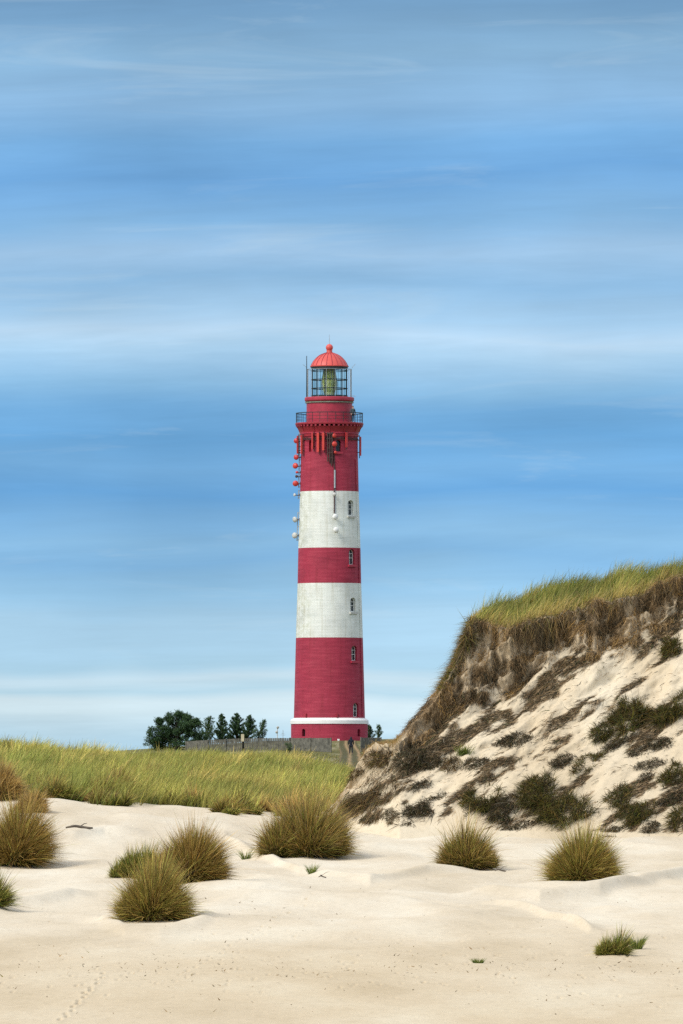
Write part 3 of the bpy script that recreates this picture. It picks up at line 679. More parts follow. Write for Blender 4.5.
def dune_cover():
    K, V, Nn, mk, PP = DU['K'], DU['V'], DU['N'], DU['mask'], DU['P']
    def sample(w, n):
        w = w*DU['A']; f = w.ravel()/w.sum(); i = RNG.choice(len(f), n, p=f)
        return V.reshape(-1, 3)[i]+RNG.normal(size=(n, 3))*np.array([.015, .02, .01]), Nn.reshape(-1, 3)[i], K.ravel()[i], PP.ravel()[i]
    # green turf on the crest
    w = ((K > 4.02) & (K < 6.6) & (PP > 468))*np.where(K < 5.0, 1.0, np.where(K < 5.6, 1.3, .8))*1.0
    n = 46000; r, nn, k, pp = sample(w, n)
    cl = vnoise(r[:, 0]/.35, r[:, 1]/.5, 121)
    hm = vnoise(r[:, 0]/.9, r[:, 1]/1.2, 125); L = RNG.uniform(.25, .72, n)*(.40+.55*cl+.55*hm)*np.interp(k, [4, 4.3, 5, 6.6], [.8, 1, 1, .8])
    d0 = np.stack([.18+RNG.normal(size=n)*.28, RNG.normal(size=n)*.22, np.ones(n)], 1)
    dr = RNG.uniform(.1, .5, n)[:, None]; droop = np.concatenate([dr*.7, RNG.normal(size=(n, 1))*.1, -dr*.7], 1)
    m = vnoise(r[:, 0]/1.2, r[:, 1]/1.5, 122)[:, None]
    edge = sstep(4.45, 4.05, k)[:, None]
    cg = pick(n, dict(green=6, olive=3, dgreen=2)); cy = pick(n, dict(yellow=4, straw=2, olive=3, green=2)); ct = pick(n, dict(straw=3, tan=3, ochre=3))
    mm_ = np.clip((m-.3)*2, 0, 1); lum = (.80+.9*hm)[:, None]; c0 = ((cg*.8*(1-mm_*.6)+cy*mm_*.5)*(1-edge*.5)+ct*.6*edge*.5)*lum; c1 = ((cg*.6*(1-mm_*.4)+cy*(.30+.45*mm_))*(1-edge*.6)+ct*edge*.7)*lum
    cp = [ribbons(r, d0, L, RNG.uniform(.009, .016, n), droop, c0, c1, 3)]
    rr_, _, kk_, _ = sample(((K > 4.05) & (K < 5.7) & (PP > 474))*1.0, 85)
    for q in rr_:
        R_ = RNG.uniform(.15, .34); V_, Q_, c_ = tuft_blades(R_, R_*RNG.uniform(1.4, 2.4), 380, ['bright', 'green', 'straw', 'green', 'bright'][int(RNG.integers(0, 5))], 1.3, .25)
        cp.append((V_+q-np.array([0, 0, .04]), Q_, c_*RNG.uniform(.8, 1.3)))
    V1, Q1, C1 = merge(cp)
    link('crest_grass', npmesh('crest_grass', V1, Q1, C1), M_BLADE, label='green and straw marram growing along the crest of the dune', cat='grass', kind='stuff')
    # hanging root thatch on the scarp
    parts = []
    w = ((K > 3.85) & (K < 4.03) & (PP > 455))*1.0
    n = 5200; r, nn, k, pp = sample(w, n)
    L = RNG.uniform(.10, .60, n)*np.clip(.5+1.6*fbm(r[:, 0]*1.3, r[:, 0]*0, 131, 3), .15, 1.4)
    d0 = np.stack([-.15+RNG.normal(size=n)*.3, -.55+RNG.normal(size=n)*.15, .1+RNG.normal(size=n)*.3], 1)
    droop = np.stack([-.25+RNG.normal(size=n)*.25, .35+RNG.normal(size=n)*.1, np.full(n, -1.1)], 1)
    c0 = pick(n, dict(brown=3, olive=2, ochre=2, dark=3)); c1 = pick(n, dict(brown=3, dark=5, tan=1))
    parts.append(ribbons(r, d0, L, RNG.uniform(.008, .015, n), droop, c0, c1, 4, curl=.12))
    w = ((K > 2.9) & ((K < 4.05) | ((PP < 470) & (K < 5.2))))*(mk**1.5+.02)*(.35+.65*sstep(440, 490, PP))
    n = 36000; r, nn, k, pp = sample(w, n)
    d0 = nn*.35+np.stack([-.25+RNG.normal(size=n)*.4, RNG.normal(size=n)*.2-.1, -.7+RNG.normal(size=n)*.4], 1)
    droop = np.stack([RNG.normal(size=n)*.3-.1, RNG.normal(size=n)*.1, np.full(n, -.4)], 1)
    ti = RNG.random((n, 1)) < .5
    c0 = np.where(vnoise(r[:, 0]/.5, r[:, 2]/.4, 133)[:, None] > .52, pick(n, dict(tan=5, brown=3, ochre=3)), pick(n, dict(dark=4, brown=5, tan=1)))
    parts.append(ribbons(r+nn*RNG.uniform(0, .08, (n, 1)), d0, RNG.uniform(.05, .24, n), RNG.uniform(.006, .013, n), droop, c0, c0*.9, 4, curl=.25))
    # left edge grass fringe
    w = ((K > 3.7) & (K < 4.9) & (PP > 440) & (PP < 486))*1.0
    n = 2600; r, nn, k, pp = sample(w, n)
    d0 = np.stack([-.45+RNG.normal(size=n)*.4, RNG.normal(size=n)*.3, .8+RNG.normal(size=n)*.3], 1)
    droop = np.stack([RNG.normal(size=n)*.2-.15, RNG.normal(size=n)*.1, np.full(n, -.55)], 1)
    parts.append(ribbons(r, d0, RNG.uniform(.15, .42, n), RNG.uniform(.008, .013, n), droop, pick(n, dict(dgreen=3, olive=3, brown=3)), pick(n, dict(olive=3, green=1, brown=2, ochre=2)), 3))
    V1, Q1, C1 = merge(parts)
    link('root_thatch', npmesh('root_thatch', V1, Q1, C1), M_DEAD, label='brown hanging roots and dead stems along the broken edge under the crest', cat='roots', kind='stuff')
    # straw grass on the low end of the dune
    w = ((K > 3.9) & (K < 5.8) & (PP > 364) & (PP < 401))*1.0
    n = 2600; r, nn, k, pp = sample(w, n)
    d0 = np.stack([RNG.normal(size=n)*.35-.1, RNG.normal(size=n)*.25, np.ones(n)*.9], 1)
    droop = np.stack([RNG.normal(size=n)*.2+.1, RNG.normal(size=n)*.1, np.full(n, -.45)], 1)
    V1, Q1, C1 = ribbons(r, d0, RNG.uniform(.10, .28, n), RNG.uniform(.008, .013, n), droop, pick(n, dict(ochre=2, tan=3, brown=3, olive=2)), pick(n, dict(straw=3, ochre=2, tan=3, olive=2)), 3)
    link('straw_grass', npmesh('straw_grass', V1, Q1, C1), M_BLADE, label='straw-coloured grass on top of the low end of the dune', cat='grass', kind='stuff')
    # strands and root litter lying on the slope, following the diagonal streaks
    w = ((K > 1.02) & (K < 3.1))*(mk**1.2+.012)
    n = 78000; r, nn, k, pp = sample(w, n)
    th = math.radians(33)
    al = unit(np.stack([-math.cos(th)+RNG.normal(size=n)*.35, -.35+RNG.normal(size=n)*.2, -math.sin(th)+RNG.normal(size=n)*.35], 1))
    al = al-nn*np.sum(al*nn, 1, keepdims=True)+nn*RNG.uniform(.0, .35, (n, 1))
    c0 = pick(n, dict(dark=5, brown=4, grey=1, tan=1, dgreen=1))
    V1, Q1, C1 = ribbons(r-nn*.005, al, RNG.uniform(.06, .34, n), RNG.uniform(.008, .018, n), -nn*RNG.uniform(.1, .4, (n, 1)), c0, c0*.9, 3, curl=.12)
    link('root_litter', npmesh('root_litter', V1, Q1, C1), M_DEAD, label='dark strands of dead roots strewn in streaks over the sandy slope', cat='roots', kind='stuff')
dune_cover()

# ---------------------------------------------------------------- small litter and driftwood on the sand
M_WOOD = paint('grey_driftwood', (.10, .08, .06), .9, .3, scale=9)
def litter():
    n = 520; parts = []
    p = RNG.uniform(-60, 740, n); Y = np.where(RNG.random(n) < .5, 968+RNG.normal(size=n)*6, RNG.uniform(880, 1015, n))
    dg = np.arange(96, 200, .1); Yg = H0-g0(dg*0, dg)/dg*F
    o = np.argsort(Yg); d = np.interp(Y, Yg[o], dg[o])
    x = wx(p, d); z = gz(x, d)
    a = RNG.uniform(0, 2*PI, n); d0 = np.stack([np.cos(a), np.sin(a), RNG.uniform(.05, .9, n)], 1)
    V, Q, c = ribbons(np.stack([x, d, z], 1), d0, RNG.uniform(.015, .07, n), RNG.uniform(.008, .020, n), np.zeros((n, 3)), pick(n, dict(brown=3, grey=5, tan=4, dark=1, olive=1)), pick(n, dict(brown=3, grey=3, tan=2)), 2)
    link('strand_litter', npmesh('strand_litter', V, Q, c), M_DEAD, label='tiny dark bits of dried plant litter scattered across the front sand', cat='litter', kind='stuff')
    def stick(px, Y, ln, r, ang, lab):
        d = find_d(px, Y); x = wx(px, d); z = float(gz(np.array([x]), np.array([d]))[0])
        m = MB(); pts = [(math.cos(ang)*ln*(t-.5)+.03*math.sin(t*9), math.sin(ang)*ln*(t-.5), .02+.03*math.sin(t*5)+.02*t) for t in [i/7 for i in range(8)]]
        m.tube(pts, [r*(.5+math.sin(PI*(.1+.8*t/7))*.7) for t in range(8)], 7)
        m.tube([pts[4], (pts[4][0]+.10, pts[4][1]+.05, pts[4][2]+.07), (pts[4][0]+.17, pts[4][1]+.05, pts[4][2]+.08)], [r*.5, r*.35, r*.2], 6)
        m.build('driftwood', M_WOOD, loc=(x, d, z), label=lab, cat='driftwood', group='driftwood pieces on the sand', smooth=True)
    stick(79, 834, .62, .028, .15, 'dark driftwood stick on the sand lip between the left tufts')
    stick(322, 884, .14, .010, .3, 'tiny driftwood twig on the sand below the ragged tuft')
    stick(500, 871, .22, .014, -.05, 'short dark twig right of the ragged dark tuft')
litter()

# ---------------------------------------------------------------- lighthouse
K = 900/F
TX, TY, TB = 329.4, 900.0, 739.0
def rz(Y): return (TB-Y)*K
def rr(p): return p*K
LH = empty('lighthouse', (wx(TX, TY), TY, wz(TB, TY)), label='tall round brick lighthouse painted in red and white bands, with a red lantern dome', cat='lighthouse')
def brick_paint(name, banded):
    m, nt, b = new_mat(name); L = nt.links.new
    tc = N(nt, 'ShaderNodeTexCoord'); sp = N(nt, 'ShaderNodeSeparateXYZ'); L(tc.outputs['Object'], sp.inputs[0])
    at = N(nt, 'ShaderNodeMath', operation='ARCTAN2'); L(sp.outputs['Y'], at.inputs[0]); L(sp.outputs['X'], at.inputs[1])
    mu = N(nt, 'ShaderNodeMath', operation='MULTIPLY'); L(at.outputs[0], mu.inputs[0]); mu.inputs[1].default_value = 3.2
    cb = N(nt, 'ShaderNodeCombineXYZ'); L(mu.outputs[0], cb.inputs['X']); L(sp.outputs['Z'], cb.inputs['Y'])
    br = N(nt, 'ShaderNodeTexBrick'); L(cb.outputs[0], br.inputs['Vector'])
    br.inputs['Scale'].default_value = 1.0; br.inputs['Brick Width'].default_value = .52; br.inputs['Row Height'].default_value = .155; br.inputs['Mortar Size'].default_value = .012
    br.inputs['Color1'].default_value = (.90, .90, .90, 1); br.inputs['Color2'].default_value = (1.08, 1.08, 1.08, 1); br.inputs['Mortar'].default_value = (.72, .72, .72, 1); br.inputs['Bias'].default_value = 0
    cb2 = N(nt, 'ShaderNodeMapping'); cb2.inputs['Scale'].default_value = (.25, 2.2, 1); L(cb.outputs[0], cb2.inputs['Vector'])
    n1 = N(nt, 'ShaderNodeTexNoise', i_Scale=2.0, i_Detail=6.0, i_Roughness=.65); L(cb2.outputs[0], n1.inputs['Vector'])
    n2 = N(nt, 'ShaderNodeTexNoise', i_Scale=.45, i_Detail=5.0); L(cb.outputs[0], n2.inputs['Vector'])
    red = ramp(nt, [(.3, (.29, .024, .048)), (.5, (.35, .029, .058)), (.72, (.42, .052, .082))]); L(n1.outputs['Fac'], red.inputs['Fac'])
    wh = ramp(nt, [(.3, (.64, .67, .61)), (.55, (.74, .76, .70)), (.8, (.79, .80, .75))]); L(n1.outputs['Fac'], wh.inputs['Fac'])
    # bands by height
    zz = sp.outputs['Z']; acc = None
    for lo, hi in ((583.6, 638), (491.8, 548.3)):
        g = N(nt, 'ShaderNodeMath', operation='GREATER_THAN'); L(zz, g.inputs[0]); g.inputs[1].default_value = rz(hi)
        l = N(nt, 'ShaderNodeMath', operation='LESS_THAN'); L(zz, l.inputs[0]); l.inputs[1].default_value = rz(lo)
        k = N(nt, 'ShaderNodeMath', operation='MULTIPLY'); L(g.outputs[0], k.inputs[0]); L(l.outputs[0], k.inputs[1])
        if acc is None: acc = k
        else:
            s = N(nt, 'ShaderNodeMath', operation='ADD'); L(acc.outputs[0], s.inputs[0]); L(k.outputs[0], s.inputs[1]); acc = s
    mx = N(nt, 'ShaderNodeMix', data_type='RGBA'); L(acc.outputs[0], mx.inputs['Factor']); L(red.outputs['Color'], mx.inputs['A'])
    # algae stains on the weather side of the white paint
    sx = N(nt, 'ShaderNodeMapRange'); L(sp.outputs['X'], sx.inputs['Value']); sx.inputs['From Min'].default_value = -1.2; sx.inputs['From Max'].default_value = -3.1
    n3 = N(nt, 'ShaderNodeTexNoise', i_Scale=1.7, i_Detail=9.0, i_Roughness=.75); L(cb.outputs[0], n3.inputs['Vector'])
    st = N(nt, 'ShaderNodeMapRange'); L(n3.outputs['Fac'], st.inputs['Value']); st.inputs['From Min'].default_value = .42; st.inputs['From Max'].default_value = .66; st.inputs['To Max'].default_value = .75
    sm = N(nt, 'ShaderNodeMath', operation='MULTIPLY'); L(sx.outputs[0], sm.inputs[0]); L(st.outputs[0], sm.inputs[1])
    s0 = N(nt, 'ShaderNodeMapRange'); L(n3.outputs['Fac'], s0.inputs['Value']); s0.inputs['From Min'].default_value = .60; s0.inputs['From Max'].default_value = .8; s0.inputs['To Max'].default_value = .5
    s1 = N(nt, 'ShaderNodeMath', operation='MAXIMUM'); L(sm.outputs[0], s1.inputs[0]); L(s0.outputs[0], s1.inputs[1])
    mw = N(nt, 'ShaderNodeMix', data_type='RGBA'); L(s1.outputs[0], mw.inputs['Factor']); L(wh.outputs['Color'], mw.inputs['A']); mw.inputs['B'].default_value = (.36, .37, .22, 1)
    L(mw.outputs['Result'], mx.inputs['B'])
    m3 = N(nt, 'ShaderNodeMix', data_type='RGBA', blend_type='MULTIPLY'); m3.inputs['Factor'].default_value = .22
    L(mx.outputs['Result'], m3.inputs['A']); L(br.outputs['Color'], m3.inputs['B'])
    r5 = ramp(nt, [(.3, (.80, .82, .84)), (.5, (1, 1, 1)), (.68, (1.08, 1.10, 1.10))]); L(n2.outputs['Fac'], r5.inputs['Fac'])
    m5 = N(nt, 'ShaderNodeMix', data_type='RGBA', blend_type='MULTIPLY'); m5.inputs['Factor'].default_value = .8
    L(m3.outputs['Result'], m5.inputs['A']); L(r5.outputs['Color'], m5.inputs['B'])
    mp6 = N(nt, 'ShaderNodeMapping'); mp6.inputs['Scale'].default_value = (2.6, .13, 1); L(cb.outputs[0], mp6.inputs['Vector'])
    n6 = N(nt, 'ShaderNodeTexNoise', i_Scale=1.3, i_Detail=7.0, i_Roughness=.65); L(mp6.outputs[0], n6.inputs['Vector'])
    r6 = ramp(nt, [(.34, (.80, .77, .70)), (.48, (1, 1, 1)), (.70, (1.03, 1.04, 1.05))]); L(n6.outputs['Fac'], r6.inputs['Fac'])
    m6 = N(nt, 'ShaderNodeMix', data_type='RGBA', blend_type='MULTIPLY'); m6.inputs['Factor'].default_value = .75
    L(m5.outputs['Result'], m6.inputs['A']); L(r6.outputs['Color'], m6.inputs['B'])
    L(m6.outputs['Result'], b.inputs['Base Color']); b.inputs['Roughness'].default_value = .6; b.inputs['Specular IOR Level'].default_value = .3
    bp = N(nt, 'ShaderNodeBump', i_Strength=.5, i_Distance=.015); L(br.outputs['Fac'], bp.inputs['Height']); bp.invert = True; L(bp.outputs['Normal'], b.inputs['Normal'])
    return m
M_BRICK = brick_paint('banded_brick_paint', True)
M_RED = paint('red_paint', (.37, .025, .05), .45, .15, scale=2, bump=.1)
M_DRED = paint('dark_red_paint_iron', (.30, .018, .032), .5, .2, scale=3)  # own darker red of gallery iron, corbel head, tie plates and roof seams
M_DOME = paint('dome_red_paint', (.60, .085, .070), .5, .08, scale=1.5)
M_ANT = paint('orange_red_paint', (.55, .045, .032), .45, .12, scale=4)
M_DRUM = paint('dish_red_paint', (.48, .035, .035), .4, .2, scale=4)
M_WHITE = paint('white_paint', (.78, .78, .74), .5, .06, scale=2)
M_DIRTY = paint('weathered_white_paint', (.50, .50, .46), .55, .15, scale=5)
M_IRON = paint('dark_green_iron', (.018, .030, .032), .45, .3, scale=6, metal=.2)
M_RUST = paint('rusty_bracket_steel', (.06, .028, .025), .7, .4, scale=8)
M_GALV = paint('galvanised_steel', (.42, .44, .45), .4, .12, metal=.6, scale=5)
M_CREAM = paint('weathered_copper_ring', (.22, .26, .20), .5, .2, scale=5)
def glass(name, tint, alpha):
    m, nt, b = new_mat(name); L = nt.links.new
    nz = N(nt, 'ShaderNodeTexNoise', i_Scale=2.0); r = ramp(nt, [(.4, (alpha-.04,)*3), (.6, (alpha+.04,)*3)]); L(nz.outputs['Fac'], r.inputs['Fac'])
    tr = N(nt, 'ShaderNodeBsdfTransparent'); tr.inputs[0].default_value = (*tint, 1)
    b.inputs['Base Color'].default_value = (.05, .09, .10, 1); b.inputs['Roughness'].default_value = .08
    mx = N(nt, 'ShaderNodeMixShader'); L(r.outputs['Color'], mx.inputs[0]); L(tr.outputs[0], mx.inputs[1]); L(b.outputs[0], mx.inputs[2])
    L(mx.outputs[0], nt.nodes['Material Output'].inputs['Surface']); return m
M_GLASS = glass('lantern_glass', (.90, .98, .98), .06)
M_PANE = paint('window_pane', (.03, .045, .05), .12, .3, scale=2)
def lensmat():
    m, nt, b = new_mat('fresnel_lens_glass'); L = nt.links.new
    tc = N(nt, 'ShaderNodeTexCoord'); nz = N(nt, 'ShaderNodeTexNoise', i_Scale=2.5, i_Detail=4.0); L(tc.outputs['Object'], nz.inputs['Vector'])
    r = ramp(nt, [(.3, (.62, .68, .26)), (.5, (.88, .90, .45)), (.7, (.97, .97, .78))]); L(nz.outputs['Fac'], r.inputs['Fac']); L(r.outputs['Color'], b.inputs['Base Color'])
    b.inputs['Roughness'].default_value = .3; b.inputs['Transmission Weight'].default_value = 0; b.inputs['IOR'].default_value = 1.5
    return m
M_LENS = lensmat()

prof = [(491.0, 29.3), (548, 31.2), (583, 31.75), (638, 33.5), (718.5, 35.5)]
def R_at(Y): return rr(float(np.interp(Y, [430, 455, 490.5, 548, 583, 638, 680, 718.5], [28.4, 28.5, 29.3, 31.1, 31.8, 33.5, 34.6, 35.6])))
# windows: (px at centre, arch top Y, bottom Y, width m, part name, has sill, material style)
WIN = [(350.9, 500.8, 516, .86, 1), (351.9, 549.5, 565, .86, 1), (353.2, 598, 612, .84, 1), (354.4, 646, 661, .86, 1), (356.0, 703, 717, .88, 0),
       (338.4, 441, 452.5, .56, 1)]
NICHE = [(310.6, 441, 452.5, .46, 1)]
PLW = [(303.8, 729, 736.5, .42, 0), (358.8, 729, 736.5, .42, 0)]
def arch(w, h, n=10, inset=0):
    r = w/2-inset; H_ = h-w/2
    return [(-r, inset), (r, inset)] + [(r*math.cos(a), H_+r*math.sin(a)) for a in [PI*i/n for i in range(n+1)]]
def wall_frame(px, Y, R):
    """matrix at the wall surface: local +y points into the wall, x along it"""
    s = max(-.985, min(.985, (px-TX)*K/R)); ph = math.asin(s)          # 0 = facing camera
    return Matrix.Rotation(ph, 4, 'Z') @ Matrix.Translation((0, -R, rz(Y)))
def cut(me_shaft, wins, Rf):
    cm = MB()
    for (px, y0, y1, w, sill) in wins:
        h = (y1-y0)*K; M = wall_frame(px, y1, Rf((y0+y1)/2))
        cm.prism(arch(w, h), .95, M @ Matrix.Translation((0, -.35, 0)))
    o1 = bpy.data.objects.new('a', me_shaft); C.objects.link(o1)
    m2 = cm.mesh('cutter'); o2 = bpy.data.objects.new('b', m2); C.objects.link(o2)
    md = o1.modifiers.new('b', 'BOOLEAN'); md.operation = 'DIFFERENCE'; md.solver = 'EXACT'; md.object = o2
    dg = bpy.context.evaluated_depsgraph_get(); res = bpy.data.meshes.new_from_object(o1.evaluated_get(dg))
    bpy.data.objects.remove(o1); bpy.data.objects.remove(o2); bpy.data.meshes.remove(m2)
    return res
def shade_auto(o, ang=35):
    me = o.data; me.polygons.foreach_set('use_smooth', [True]*len(me.polygons))
    try: me.set_sharp_from_angle(angle=math.radians(ang))
    except Exception: pass
# shaft
Ys = [718.5, 700, 680, 660, 638, 620, 600, 583, 565, 548, 530, 510, 490.5, 470, 455, 436]
pr = [(0, rz(718.5)-.02)] + [(R_at(y), rz(y)) for y in Ys] + [(0, rz(436))]
sh = MB().lathe([p for p in pr if p[0] > 0], 128)
bmesh.ops.holes_fill(sh.bm, edges=[e for e in sh.bm.edges if e.is_boundary], sides=0)
me = cut(sh.mesh('tower_shaft'), WIN+NICHE, R_at); me.name = 'tower_shaft'
me.materials.clear(); o = link('tower_shaft', me, M_BRICK, LH); shade_auto(o)
# plinth
Rp = rr(38.2)
pl = MB().lathe([(Rp+.02, -2.5), (Rp+.02, rz(724)), ], 128)
bmesh.ops.holes_fill(pl.bm, edges=[e for e in pl.bm.edges if e.is_boundary], sides=0)
me = cut(pl.mesh('plinth'), PLW, lambda y: Rp); me.materials.clear()
o = link('plinth', me, M_BRICK, LH); shade_auto(o)
o = MB().lathe([(Rp-.3, rz(724)+.001), (Rp+.10, rz(724)+.001), (Rp+.10, rz(720.6)), (Rp+.02, rz(719.8)), (rr(36.0), rz(718.2)), (rr(35.2), rz(717.9))], 128).build('band_course', M_WHITE, LH); shade_auto(o)
def add_window(px, y0, y1, w, sill, R, red, dark=False, niche=False):
    h = (y1-y0)*K; M = wall_frame(px, y1, R)
    if niche:
        fr_ = MB().prism(arch(w-.01, h-.01), .05, M @ Matrix.Translation((0, .28, .004))).build('niche_panel', M_RED, LH); return
    f = MB()
    out = arch(w-.006, h-.006); inn = arch(w, h, inset=.055)
    a = [f.bm.verts.new(M @ Vector((x, .30, z+.003))) for x, z in out]; b2 = [f.bm.verts.new(M @ Vector((x, .30, z))) for x, z in inn]
    c = [f.bm.verts.new(M @ Vector((x, .38, z+.003))) for x, z in out]; d2 = [f.bm.verts.new(M @ Vector((x, .38, z))) for x, z in inn]
    n = len(a)
    for k in range(n):
        k2 = (k+1) % n
        f.bm.faces.new((a[k], a[k2], b2[k2], b2[k])); f.bm.faces.new((c[k], c[k2], d2[k2], d2[k])); f.bm.faces.new((b2[k], b2[k2], d2[k2], d2[k])); f.bm.faces.new((a[k], a[k2], c[k2], c[k]))
    for zz in (h*.42, h*.70): f.box(M @ Vector((0, .34, zz)), (w-.08, .04, .045), rot=M.to_3x3())
    f.box(M @ Vector((0, .343, h*.45)), (.045, .04, h*.8), rot=M.to_3x3())
    wo = f.build('window', M_IRON if dark else M_WHITE, LH)
    MB().prism(arch(w, h, inset=.03), .02, M @ Matrix.Translation((0, .36, 0))).build('pane', M_PANE, wo)
    if sill:
        s = MB().box(M @ Vector((0, -.02, -.14)), (w+.30, .34, .20), rot=M.to_3x3())
        bmesh.ops.bevel(s.bm, geom=s.bm.edges[:], offset=.03, segments=1)
        s.build('sill', M_RED if red else M_DIRTY, wo)
for (px, y0, y1, w, sl) in WIN:
    ym = (y0+y1)/2; red = not (490.5 < ym < 548 or 583 < ym < 638)
    add_window(px, y0, y1, w, sl, R_at(ym), red, dark=(y0 < 480))
for a in NICHE: add_window(*a, R_at(446), True, niche=True)
for a in PLW: add_window(*a, Rp, True, dark=True)
# small tie plates just above the white course
for px in (306.5, 337):
    M = wall_frame(px, 717.5, R_at(716)); MB().box(M @ Vector((0, -.05, .18)), (.14, .14, .42), rot=M.to_3x3()).build('tie_plate', M_DRED, LH)
# corbelled head under the gallery
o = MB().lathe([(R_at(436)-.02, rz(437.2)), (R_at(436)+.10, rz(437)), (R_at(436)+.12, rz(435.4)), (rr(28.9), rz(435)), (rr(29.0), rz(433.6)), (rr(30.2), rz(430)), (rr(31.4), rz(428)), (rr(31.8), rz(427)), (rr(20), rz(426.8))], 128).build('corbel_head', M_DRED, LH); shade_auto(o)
o = MB().lathe([(rr(29.0), rz(434.4)), (rr(29.7), rz(434.2)), (rr(29.7), rz(433.2)), (rr(29.1), rz(433.0))], 128).build('moulding', M_RED, LH)
# gallery deck, corbel blocks, brackets
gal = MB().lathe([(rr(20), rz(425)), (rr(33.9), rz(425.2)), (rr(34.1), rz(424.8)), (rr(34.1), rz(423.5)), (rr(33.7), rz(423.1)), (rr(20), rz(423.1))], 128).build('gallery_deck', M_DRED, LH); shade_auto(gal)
for i in range(44):
    a = 2*PI*i/44; Mr = Matrix.Rotation(a, 4, 'Z')
    MB().box(Mr @ Vector((rr(32.2), 0, rz(426.1))), (rr(2.4), .20, .17), rot=Mr.to_3x3()).build('corbel_block', M_RED, gal)
for i in range(12):
    a = 2*PI*(i+.0)/12; Mr = Matrix.Rotation(a, 4, 'Z')
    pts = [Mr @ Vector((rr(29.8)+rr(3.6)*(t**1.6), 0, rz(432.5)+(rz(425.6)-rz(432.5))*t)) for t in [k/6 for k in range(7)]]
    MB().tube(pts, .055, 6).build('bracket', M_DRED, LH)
rail = MB()
NR = 26
for i in range(NR):
    a = 2*PI*(i+.3)/NR; x, y = rr(33.2)*math.cos(a), rr(33.2)*math.sin(a)
    rail.tube([(x, y, rz(423.1)), (x, y, rz(413.6))], .028, 6)
for Yr, t in ((413.4, .040), (416.8, .016), (420.0, .016)):
    rail.lathe([(rr(33.2)-t, rz(Yr)-t), (rr(33.2)+t, rz(Yr)-t), (rr(33.2)+t, rz(Yr)+t), (rr(33.2)-t, rz(Yr)+t)], 96, close=True)
rail.build('gallery_railing', M_IRON, LH)
# watch room drum and cornice
o = MB().lathe([(rr(22.9), rz(423.1)), (rr(22.9), rz(403)), (rr(22.9), rz(402.0))], 96).build('watch_room', M_RED, LH); shade_auto(o)
o = MB().lathe([(rr(22.6), rz(403.4)), (rr(24.2), rz(403.2)), (rr(24.4), rz(402.2)), (rr(22.6), rz(402.0))], 96).build('cornice_ring', M_CREAM, LH)
o = MB().lathe([(rr(22.5), rz(402.0)), (rr(24.0), rz(401.6)), (rr(24.8), rz(400.5)), (rr(24.8), rz(398.2)), (rr(24.2), rz(397.4)), (rr(17), rz(397.2))], 96).build('cornice', M_RED, LH); shade_auto(o)
# lantern room
RL = rr(17.6); lan = MB(); NM = 12
for i in range(NM):
    a = 2*PI*(i+.5)/NM; x, y = RL*math.cos(a), RL*math.sin(a)
    lan.tube([(x, y, rz(397.2)), (x, y, rz(366))], .055, 6)
for i in range(NM*2):
    a = 2*PI*(i+.0)/(NM*2); x, y = RL*math.cos(a), RL*math.sin(a)
    lan.tube([(x, y, rz(397.2)), (x, y, rz(366))], .022, 4)
for Yr, t in ((396.4, .10), (388.6, .045), (379.8, .045), (371, .03), (367.2, .16)):
    lan.lathe([(RL-.04, rz(Yr)-t), (RL+.07, rz(Yr)-t), (RL+.07, rz(Yr)+t), (RL-.04, rz(Yr)+t)], NM*4, close=True)
lr = lan.build('lantern_frame', M_IRON, LH)
MB().lathe([(RL-.06, rz(397)), (RL-.06, rz(366.5))], NM*4).build('lantern_glass', M_GLASS, LH)
lp = [(.15, rz(396.8)), (.72, rz(396.6))]
for i in range(36):
    t = i/35; z = rz(395.5)+(rz(369.5)-rz(395.5))*t; rad = .74*math.sin(PI*(.16+.68*t))**.55
    lp += [(rad*1.05, z), (rad*.93, z+.035)]
lp += [(.1, rz(368.5))]
le = MB().lathe(lp, 32).build('fresnel_lens', M_LENS, LH)
lc = MB()
for i in range(8):
    a = 2*PI*(i+.4)/8; lc.tube([(.80*math.cos(a), .80*math.sin(a), rz(396.8)), (.86*math.cos(a), .86*math.sin(a), rz(383)), (.60*math.cos(a), .60*math.sin(a), rz(369))], .030, 5)
lc.lathe([(.3, rz(397.1)), (.95, rz(397.1)), (.95, rz(395.8)), (.3, rz(395.6))], 24)
lc.build('lens_frame', M_GALV, le)
# dome roof with standing seams, finial ball, lightning rod
dome = []
for i in range(15):
    Yd = 365.9-13.2*i/14; dome.append((rr(float(np.interp(Yd, [352.7, 353.5, 354.6, 356, 358, 361, 363.5, 365.9], [3.2, 5.6, 8.4, 10.8, 13.2, 15.9, 17.5, 18.6]))), rz(Yd)))
rf = MB().lathe([(rr(17), rz(367.0)), (rr(19.2), rz(366.9)), (rr(19.4), rz(366.1)), (rr(18.6), rz(365.9))]+dome[1:]+[(rr(2.7), rz(351.4)), (rr(2.3), rz(349.5))], 64).build('dome_roof', M_DOME, LH); shade_auto(rf, 50)
sm = MB()
for i in range(20):
    a = 2*PI*(i+.5)/20; ca, sa = math.cos(a), math.sin(a)
    sm.tube([((r_+.01)*ca, (r_+.01)*sa, z_+.005) for r_, z_ in [(rr(18.6), rz(365.9))]+dome[1:]], .032, 4)
sm.build('roof_seam', M_DRED, rf)
MB().lathe([(rr(15.5), rz(367.6)), (rr(18.9), rz(367.6)), (rr(18.9), rz(366.8))], 64).build('gutter', M_IRON, rf)
MB().ball((0, 0, rz(347.6)), rr(3.6), seg=24).lathe([(rr(2.9), rz(351.2)), (rr(3.2), rz(350.6)), (rr(2.2), rz(350.0))], 24).build('finial_ball', M_DOME, rf, smooth=True)
MB().tube([(0, 0, rz(344.5)), (0, 0, rz(334.5))], [.035, .015], 6).build('lightning_rod', M_GALV, rf)
